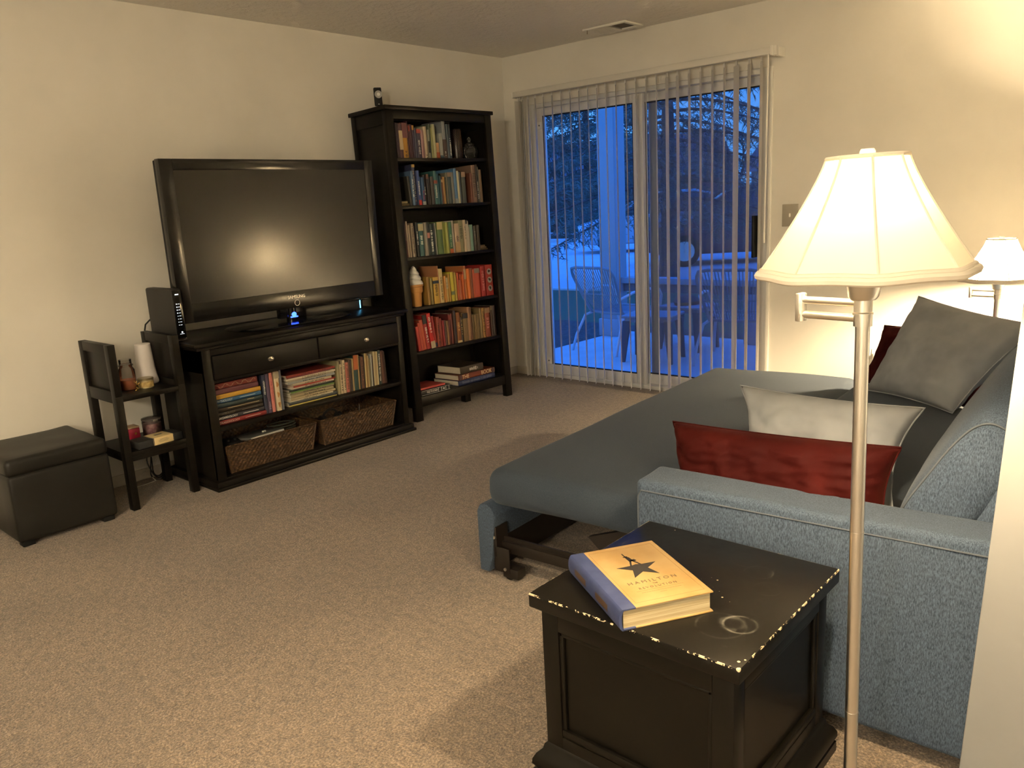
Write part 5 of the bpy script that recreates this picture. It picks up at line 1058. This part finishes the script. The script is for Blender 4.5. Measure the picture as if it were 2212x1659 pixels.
# ================================================================ end table with the book
EX, EY = 3.405, -3.298
et = thing('end_table', 'scuffed black square end table carrying the yellow book in front of the sofa arm', 'end table', (EX, EY, 0))
def table_top_mat():
    m = mat('worn_black_paint', (0.012, 0.0105, 0.0085), 0.30, 0, 0.22); t = N(m, 'ShaderNodeTexCoord'); o = t.outputs['Object']
    def vm(op, a, b):
        n = N(m, 'ShaderNodeMath', operation=op)
        for i, x in enumerate((a, b)):
            if x is None: continue
            if isinstance(x, (int, float)): n.inputs[i].default_value = x
            else: L(m, x, n.inputs[i])
        return n.outputs[0]
    def dist(c):
        n = N(m, 'ShaderNodeVectorMath', operation='DISTANCE'); L(m, o, n.inputs[0]); n.inputs[1].default_value = c; return n.outputs['Value']
    nz = noisy(m, o, 26, 3, 0.6); nf = noisy(m, o, 120, 3, 0.7)
    acc = None
    for (x, y, r, w, s) in ((3.590, -3.405, .034, .0020, .30), (3.575, -3.41, .024, .004, .10), (3.56, -3.43, .05, .002, .07), (3.21, -3.20, .036, .0014, .13), (3.52, -3.165, .032, .0014, .09), (3.47, -3.12, .036, .0012, .06), (3.57, -3.23, .03, .0012, .06)):
        d = vm('ABSOLUTE', vm('SUBTRACT', dist((x-EX, y-EY, 0.48)), r), None)
        q = N(m, 'ShaderNodeMapRange'); L(m, d, q.inputs[0]); q.inputs[1].default_value = 0; q.inputs[2].default_value = w*2; q.inputs[3].default_value = s; q.inputs[4].default_value = 0
        v = vm('MULTIPLY', q.outputs[0], vm('MAXIMUM', vm('MULTIPLY', vm('SUBTRACT', nz, 0.38), 3.2), 0.0))
        acc = v if acc is None else vm('ADD', acc, v)
    smear = vm('MULTIPLY', vm('MAXIMUM', vm('SUBTRACT', nz, 0.62), 0.0), 0.16)
    acc = vm('ADD', acc, smear)
    # paint chips: rims and a few flecks
    s = N(m, 'ShaderNodeSeparateXYZ'); L(m, o, s.inputs[0])
    ex = vm('GREATER_THAN', vm('ABSOLUTE', s.outputs[0], None), 0.2535); ey = vm('GREATER_THAN', vm('ABSOLUTE', s.outputs[1], None), 0.2535); ez = vm('GREATER_THAN', s.outputs[2], 0.4760)
    rim = vm('MULTIPLY', vm('MAXIMUM', ex, ey), ez)
    nn = noisy(m, o, 42, 4, 0.75)
    chip = vm('MULTIPLY', rim, vm('GREATER_THAN', nn, 0.535))
    for (x, y, r) in ((3.508, -3.321, .0022), (3.49, -3.30, .0008), (3.462, -3.254, .0020), (3.445, -3.25, .0006), (3.648, -3.530, .003), (3.655, -3.518, .002), (3.24, -3.06, .0014), (3.47, -3.29, .0005), (3.53, -3.33, .0006), (3.660, -3.553, .006), (3.43, -3.27, .0004)):
        c = vm('LESS_THAN', vm('ADD', dist((x-EX, y-EY, 0.48)), vm('MULTIPLY', nf, 0.002)), r+0.001); chip = vm('MAXIMUM', chip, c)
    mx = N(m, 'ShaderNodeMix', data_type='RGBA'); L(m, vm('MINIMUM', acc, 0.8), mx.inputs[0]); mx.inputs[6].default_value = (0.0046, 0.0038, 0.0028, 1); mx.inputs[7].default_value = (0.34, 0.32, 0.28, 1)
    my = N(m, 'ShaderNodeMix', data_type='RGBA'); L(m, chip, my.inputs[0]); L(m, mx.outputs[2], my.inputs[6]); my.inputs[7].default_value = (0.62, 0.50, 0.32, 1)
    L(m, my.outputs[2], P(m).inputs['Base Color'])
    rr = vm('ADD', vm('MULTIPLY', chip, 0.5), vm('ADD', 0.27, vm('MULTIPLY', nz, 0.12))); L(m, rr, P(m).inputs['Roughness'])
    return m
M_etop = table_top_mat()
M_eblack = tex_mat('end_table_black', (0.0036, 0.0029, 0.0018), (0.0052, 0.0042, 0.0027), 7, 0.36, 70, 0.05, 0.0004, 0.2)
def etab(et, topm, bodym):
    MB().box(-0.256, 0.256, -0.256, 0.256, 0.446, 0.480, 0.003, 2).obj('tabletop', topm, et)
    m = MB()
    w, p = 0.236, 0.046
    for a in (-1, 1):
        for c in (-1, 1): m.box(a*w-(p if a > 0 else 0), a*w+(p if a < 0 else 0), c*w-(p if c > 0 else 0), c*w+(p if c < 0 else 0), 0.02, 0.447, 0.002)
    for s in (-1, 1):
        m.box(-w+p, w-p, s*w-(0.02 if s > 0 else 0), s*w+(0.02 if s < 0 else 0), 0.395, 0.447, 0.001).box(-w+p, w-p, s*w-(0.02 if s > 0 else 0), s*w+(0.02 if s < 0 else 0), 0.05, 0.125, 0.001)
        m.box(s*w-(0.02 if s > 0 else 0), s*w+(0.02 if s < 0 else 0), -w+p, w-p, 0.395, 0.447, 0.001).box(s*w-(0.02 if s > 0 else 0), s*w+(0.02 if s < 0 else 0), -w+p, w-p, 0.05, 0.125, 0.001)
    m.obj('body_frame', bodym, et)
    for k in range(4):
        Mr = Matrix.Rotation(k*PI/2, 4, 'Z')
        pn = MB().box(-w+p-0.002, w-p+0.002, -w+0.012, -w+0.020, 0.12, 0.40, M=Mr)
        for q in ((-w+p, -w+p+0.012, 0.125, 0.395), (w-p-0.012, w-p, 0.125, 0.395)): pn.box(q[0], q[1], -w+0.003, -w+0.014, q[2], q[3], 0.004, M=Mr)
        pn.box(-w+p, w-p, -w-0.001, -w+0.014, 0.125, 0.147, 0.005, M=Mr).box(-w+p, w-p, -w+0.003, -w+0.014, 0.383, 0.395, 0.004, M=Mr)
        pn.obj('side_panel', bodym, et)
    b = MB(); ring = [(0.236, 0.095), (0.241, 0.090), (0.244, 0.078), (0.256, 0.066), (0.263, 0.052), (0.264, 0.040), (0.258, 0.030), (0.262, 0.026), (0.262, 0.0)]
    for (a, z0_), (a2, z1_) in zip(ring, ring[1:]):
        b.grid(lambda u, v, a=a, a2=a2, z0_=z0_, z1_=z1_: (lambda s, r, z: Vector(((-r, -r, z), (r, -r, z), (r, r, z), (-r, r, z))[int(round(s*4)) % 4]))(u, a+(a2-a)*v, z0_+(z1_-z0_)*v), 4, 1, wrapu=True)
    b.obj('plinth', bodym, et, merge=True)
etab(et, M_etop, M_eblack)
# yellow book with a blue spine
wd, hd_ = Vector((0.5225, 0.8526, 0)), Vector((0.8526, -0.5225, 0))
BM = frame((3.346, -3.408, 0.4805), wd, -hd_, (0, 0, 1))     # x across the cover, y towards its top edge
hb_ = thing('hardcover_book', 'thick yellow book with blue cloth spine and black star on the end table', 'book', M=BM)
M_cov = tex_mat('parchment_cover', lin((226, 190, 128), 0.45), lin((206, 166, 100), 0.45), 14, 0.5, sc=(1, 1, 1)); M_clo = tex_mat('blue_cloth', lin((72, 84, 128), 0.55), lin((58, 70, 116), 0.55), 30, 0.55, 300, 0.1, 0.0004); M_lea = mat('brown_spine', (0.05, 0.025, 0.012), 0.5)
hw, hh = 0.1075, 0.1415
MB().box(-hw+0.036, hw, -hh, hh, 0.044, 0.0475, 0.001).box(-hw+0.036, hw, -hh, hh, 0.0, 0.0035, 0.001).obj('cover', M_cov, hb_)
cs = MB().box(-hw+0.006, -hw+0.037, -hh-0.0003, hh+0.0003, 0.0438, 0.0479, 0.001).box(-hw+0.006, -hw+0.037, -hh-0.0003, hh+0.0003, -0.0002, 0.0037, 0.001)
n = 10; cs.prism([(-hw+0.008-0.010*math.sin(PI*i/n), 0.0239-0.0241*math.cos(PI*i/n)) for i in range(n+1)]+[(-hw+0.011-0.006*math.sin(PI*i/n), 0.0239+0.0205*math.cos(PI*i/n)) for i in range(n+1)], -hh-0.0003, hh+0.0003, M=frame((0, 0, 0), (1, 0, 0), (0, 0, 1), (0, -1, 0)))
cs.obj('cloth_spine', M_clo, hb_)
for q in ((0.035, 0.10), (-0.085, -0.02)):
    sl = MB().prism([(-hw+0.008-0.0104*math.sin(PI*i/n), 0.0239-0.0200*math.cos(PI*i/n)) for i in range(2, n-1)]+[(-hw+0.008, 0.0239)], -q[1], -q[0], M=frame((0, 0, 0), (1, 0, 0), (0, 0, 1), (0, -1, 0)))
    sl.obj('spine_label', M_lea, hb_)
pg = MB().box(-hw+0.010, hw-0.006, -hh+0.004, hh-0.004, 0.0035, 0.044)
pg.obj('pages', tex_mat('book_pages', lin((222, 206, 168), 0.6), lin((176, 156, 112), 0.6), 9, 0.85, sc=(0.6, 0.6, 60)), hb_)
def on_cover(x, y, z=0.0477): return Matrix.Translation((x, y, z))
cx = 0.0142
sg = MB(); star = []
for i in range(10):
    a = PI/2+i*PI/5; r = 0.0505 if i % 2 == 0 else 0.0195
    if i == 0: r = 0.0195
    star.append((cx+r*math.cos(a), 0.018+r*math.sin(a)))
sg.prism(star, 0.0475, 0.0479)
def limb(pts, w): 
    for (a, b) in zip(pts, pts[1:]):
        d = (Vector(b)-Vector(a)).normalized(); nn_ = Vector((-d.y, d.x))*w; A, B_ = Vector(a), Vector(b)
        sg.prism([tuple(A-nn_), tuple(B_-nn_*0.85), tuple(B_+nn_*0.85), tuple(A+nn_)], 0.0475, 0.0479)
limb([(cx-0.013, 0.032), (cx-0.008, 0.046), (cx-0.002, 0.060)], 0.0022); limb([(cx+0.012, 0.031), (cx+0.008, 0.044), (cx+0.001, 0.058)], 0.0022)
limb([(cx-0.001, 0.055), (cx-0.003, 0.076)], 0.0056); limb([(cx, 0.057), (cx+0.010, 0.060)], 0.0050); limb([(cx-0.004, 0.075), (cx-0.006, 0.088), (cx-0.006, 0.099)], 0.0016); limb([(cx-0.003, 0.077), (cx-0.004, 0.083)], 0.0036); limb([(cx-0.006, 0.079), (cx-0.011, 0.081)], 0.0018)
sg.obj('star_emblem', M_ink, hb_)
M_bink = mat('umber_ink', (0.09, 0.06, 0.03), 0.6)
text('title', 'HAMILTON', 0.0165, on_cover(cx, -0.046), M_bink, hb_, 0.0002, space=1.5, width=0.114)
text('title', 'THE', 0.006, on_cover(cx, -0.0605), M_bink, hb_, 0.0002)
text('title', 'REVOLUTION', 0.0112, on_cover(cx, -0.073), M_bink, hb_, 0.0002, space=1.5, width=0.088)
ln = MB(); z0 = 0.0475; z1 = 0.0477
fx0, fx1, fy0, fy1 = -hw+0.0435, hw-0.0115, -hh+0.0155, hh-0.0145
for q in ((fx0, fx1, fy0, fy0+0.0008), (fx0, fx1, fy1-0.0008, fy1), (fx0, fx0+0.0008, fy0, fy1), (fx1-0.0008, fx1, fy0, fy1), (cx-0.055, cx+0.055, -0.0835, -0.0829)): ln.box(*q, z0, z1)
rg = random.Random(3); x = cx-0.046
while x < cx+0.046: w = rg.uniform(.002, .006); ln.box(x, x+w, -0.0925, -0.0905, z0, z1); x += w+0.0016
ln.box(cx-0.008, cx+0.008, -0.1008, -0.0990, z0, z1)
ln.obj('cover_rule', mat('fine_print', (0.22, 0.14, 0.06), 0.6), hb_)

# ================================================================ lamps
M_shade = trans_mat('linen_shade', (0.70, 0.63, 0.50), (0.78, 0.68, 0.50), 0.016)
M_trim = trans_mat('shade_trim', (0.66, 0.60, 0.50), (0.6, 0.5, 0.35), 0.02)
M_bulb = emis('bulb_glow', BULB_COL, BULB)
M_brass = mat('pole_satin_brass', (0.66, 0.57, 0.42), 0.30, 1.0)
def lamp(name, label, x, y, z0, top, armdir, base_r=0.115, bulb=None, seam=0.0, shade=None, bulb_up=0.170):
    """top: height of the lower arm collar above z0"""
    o = thing(name, label, 'lamp', (x, y, z0), 0, 'matching swing-arm lamps')
    MB().lathe([(0, 0), (base_r, 0), (base_r, 0.012), (base_r*0.92, 0.020), (0.03, 0.030), (0.016, 0.040), (0, 0.04)], 40).obj('base', M_nickel, o)
    pole = MB().cyl((0, 0, 0.03), (0, 0, top), 0.0118, n=24)
    for f in (0.33, 0.66): pole.cyl((0, 0, top*f), (0, 0, top*f+0.003), 0.0123, n=24)
    pole.obj('pole', M_nickel, o)
    MB().cyl((0, 0, top), (0, 0, top+0.020), 0.0150, n=24).cyl((0, 0, top+0.020), (0, 0, top+0.0225), 0.0166, n=24).cyl((0, 0, top+0.0245), (0, 0, top+0.046), 0.0148, n=24).obj('collar', M_nickel, o)
    ad = Vector((armdir[0], armdir[1], 0)); al = 0.118; e = ad*al
    a = MB()
    for zz_ in (top+0.0125, top+0.0385): a.cyl((0, 0, zz_), (e.x, e.y, zz_), 0.0068, n=16)
    a.obj('swing_arm', M_nickel, o)
    j = MB().cyl((e.x, e.y, top+0.001), (e.x, e.y, top+0.050), 0.0092, n=20); sd = Vector((-ad.y, ad.x, 0))
    j.box(-0.004, 0.006, -0.011, 0.011, top+0.0, top+0.051, 0.002, M=frame((e.x, e.y, 0), ad, sd, (0, 0, 1)))
    j.obj('arm_joint', M_nickel, o)
    cz = top+0.045
    MB().lathe([(0, cz), (0.020, cz), (0.0245, cz+0.006), (0.030, cz+0.034), (0.0305, cz+0.036), (0.0, cz+0.036)], 36).obj('socket_cup', M_nickel, o)
    MB().cyl((0, 0, cz+0.036), (0, 0, cz+0.105), 0.012, n=16).obj('socket', M_white, o)
    sb0, sb1 = cz+0.048, cz+0.233   # shade bottom, top
    hp = MB()
    for s in (-1, 1): hp.tube([(s*0.014, 0, cz+0.04), (s*0.040, 0, cz+0.075), (s*0.045, 0, cz+0.13), (s*0.03, 0, cz+0.19), (0.0, 0, cz+0.229)], 0.0018, 6)
    hp.obj('harp', M_nickel, o)
    MB().lathe([(0, sb1-0.004), (0.012, sb1-0.004), (0.012, sb1+0.008), (0.010, sb1+0.012), (0, sb1+0.012)], 24).obj('finial', M_white, o)
    nS = 8
    def rad(th, f):
        R0 = 0.060+0.104*(1-f)**1.2   # bell
        k = math.cos(PI/nS)/math.cos(((th-seam) % (2*PI/nS))-PI/nS)
        return R0*(0.45+0.55*k/math.cos(PI/nS)*0.985)
    def fn(u, v): 
        th = 2*PI*u; r = rad(th, v); dip = 0.0015*math.cos(nS*(th-seam))*(1-v)
        return Vector((r*math.cos(th), r*math.sin(th), sb0+(sb1-sb0)*v-dip*0.6))
    sh = MB().grid(fn, 96, 24, wrapu=True).obj('lamp_shade', shade or M_shade, o, smooth=70)
    tr = MB()
    for v, rr in ((0.0, 0.0075), (0.035, 0.0055), (1.0, 0.0035)): tr.tube([fn(i/96, v) for i in range(96)], rr, 8, closed=True)
    for k in range(nS): tr.tube([fn((seam+2*PI*k/nS)/(2*PI), v/20) for v in range(21)], 0.0024, 6)
    tr.obj('shade_trim', M_trim, sh)
    sp = MB()
    for k in range(3):
        a_ = 2*PI*k/3+0.4; sp.tube([(0.012*math.cos(a_), 0.012*math.sin(a_), sb1-0.001), (0.060*math.cos(a_), 0.060*math.sin(a_), sb1-0.002)], 0.0016, 6)
    sp.obj('shade_spider', M_nickel, sh)
    bz = cz+bulb_up
    MB().lathe([(0, bz-0.040), (0.012, bz-0.038), (0.018, bz-0.02), (0.028, bz), (0.026, bz+0.016), (0.014, bz+0.028), (0, bz+0.031)], 20).obj('bulb', bulb or M_bulb, o)
    return o
LX, LY = 3.816, -3.388
adir = (-0.98, 0.20)
lamp('floor_lamp', 'brushed nickel floor lamp with a cream bell shade standing beside the end table', LX, LY, 0.0, 1.107, adir, seam=R(-110)).matrix_world = Matrix.Translation((LX, LY, 0)) @ Matrix.Rotation(-0.0120, 4, 'Y') @ Matrix.Rotation(0.0105, 4, 'X')
# second lamp on a little table between the sofa end and the window wall
TX2, TY2 = 3.470, -0.51
e2 = thing('lamp_table', 'black table hidden behind the far pillows under the second lamp', 'end table', (3.47, -0.49, 0))
etab(e2, M_eblack, M_eblack)
e2.scale = (0.86, 0.86, 0.86)
lamp('table_lamp', 'brushed nickel table lamp with a cream bell shade by the far sofa end', TX2, TY2, 0.4133, 0.380, adir, 0.09, emis('bulb_glow_far', BULB_COL, BULB2), seam=R(-110), shade=trans_mat('thin_linen_shade', (0.75, 0.70, 0.60), (0.90, 0.84, 0.70), 0.60), bulb_up=0.105)
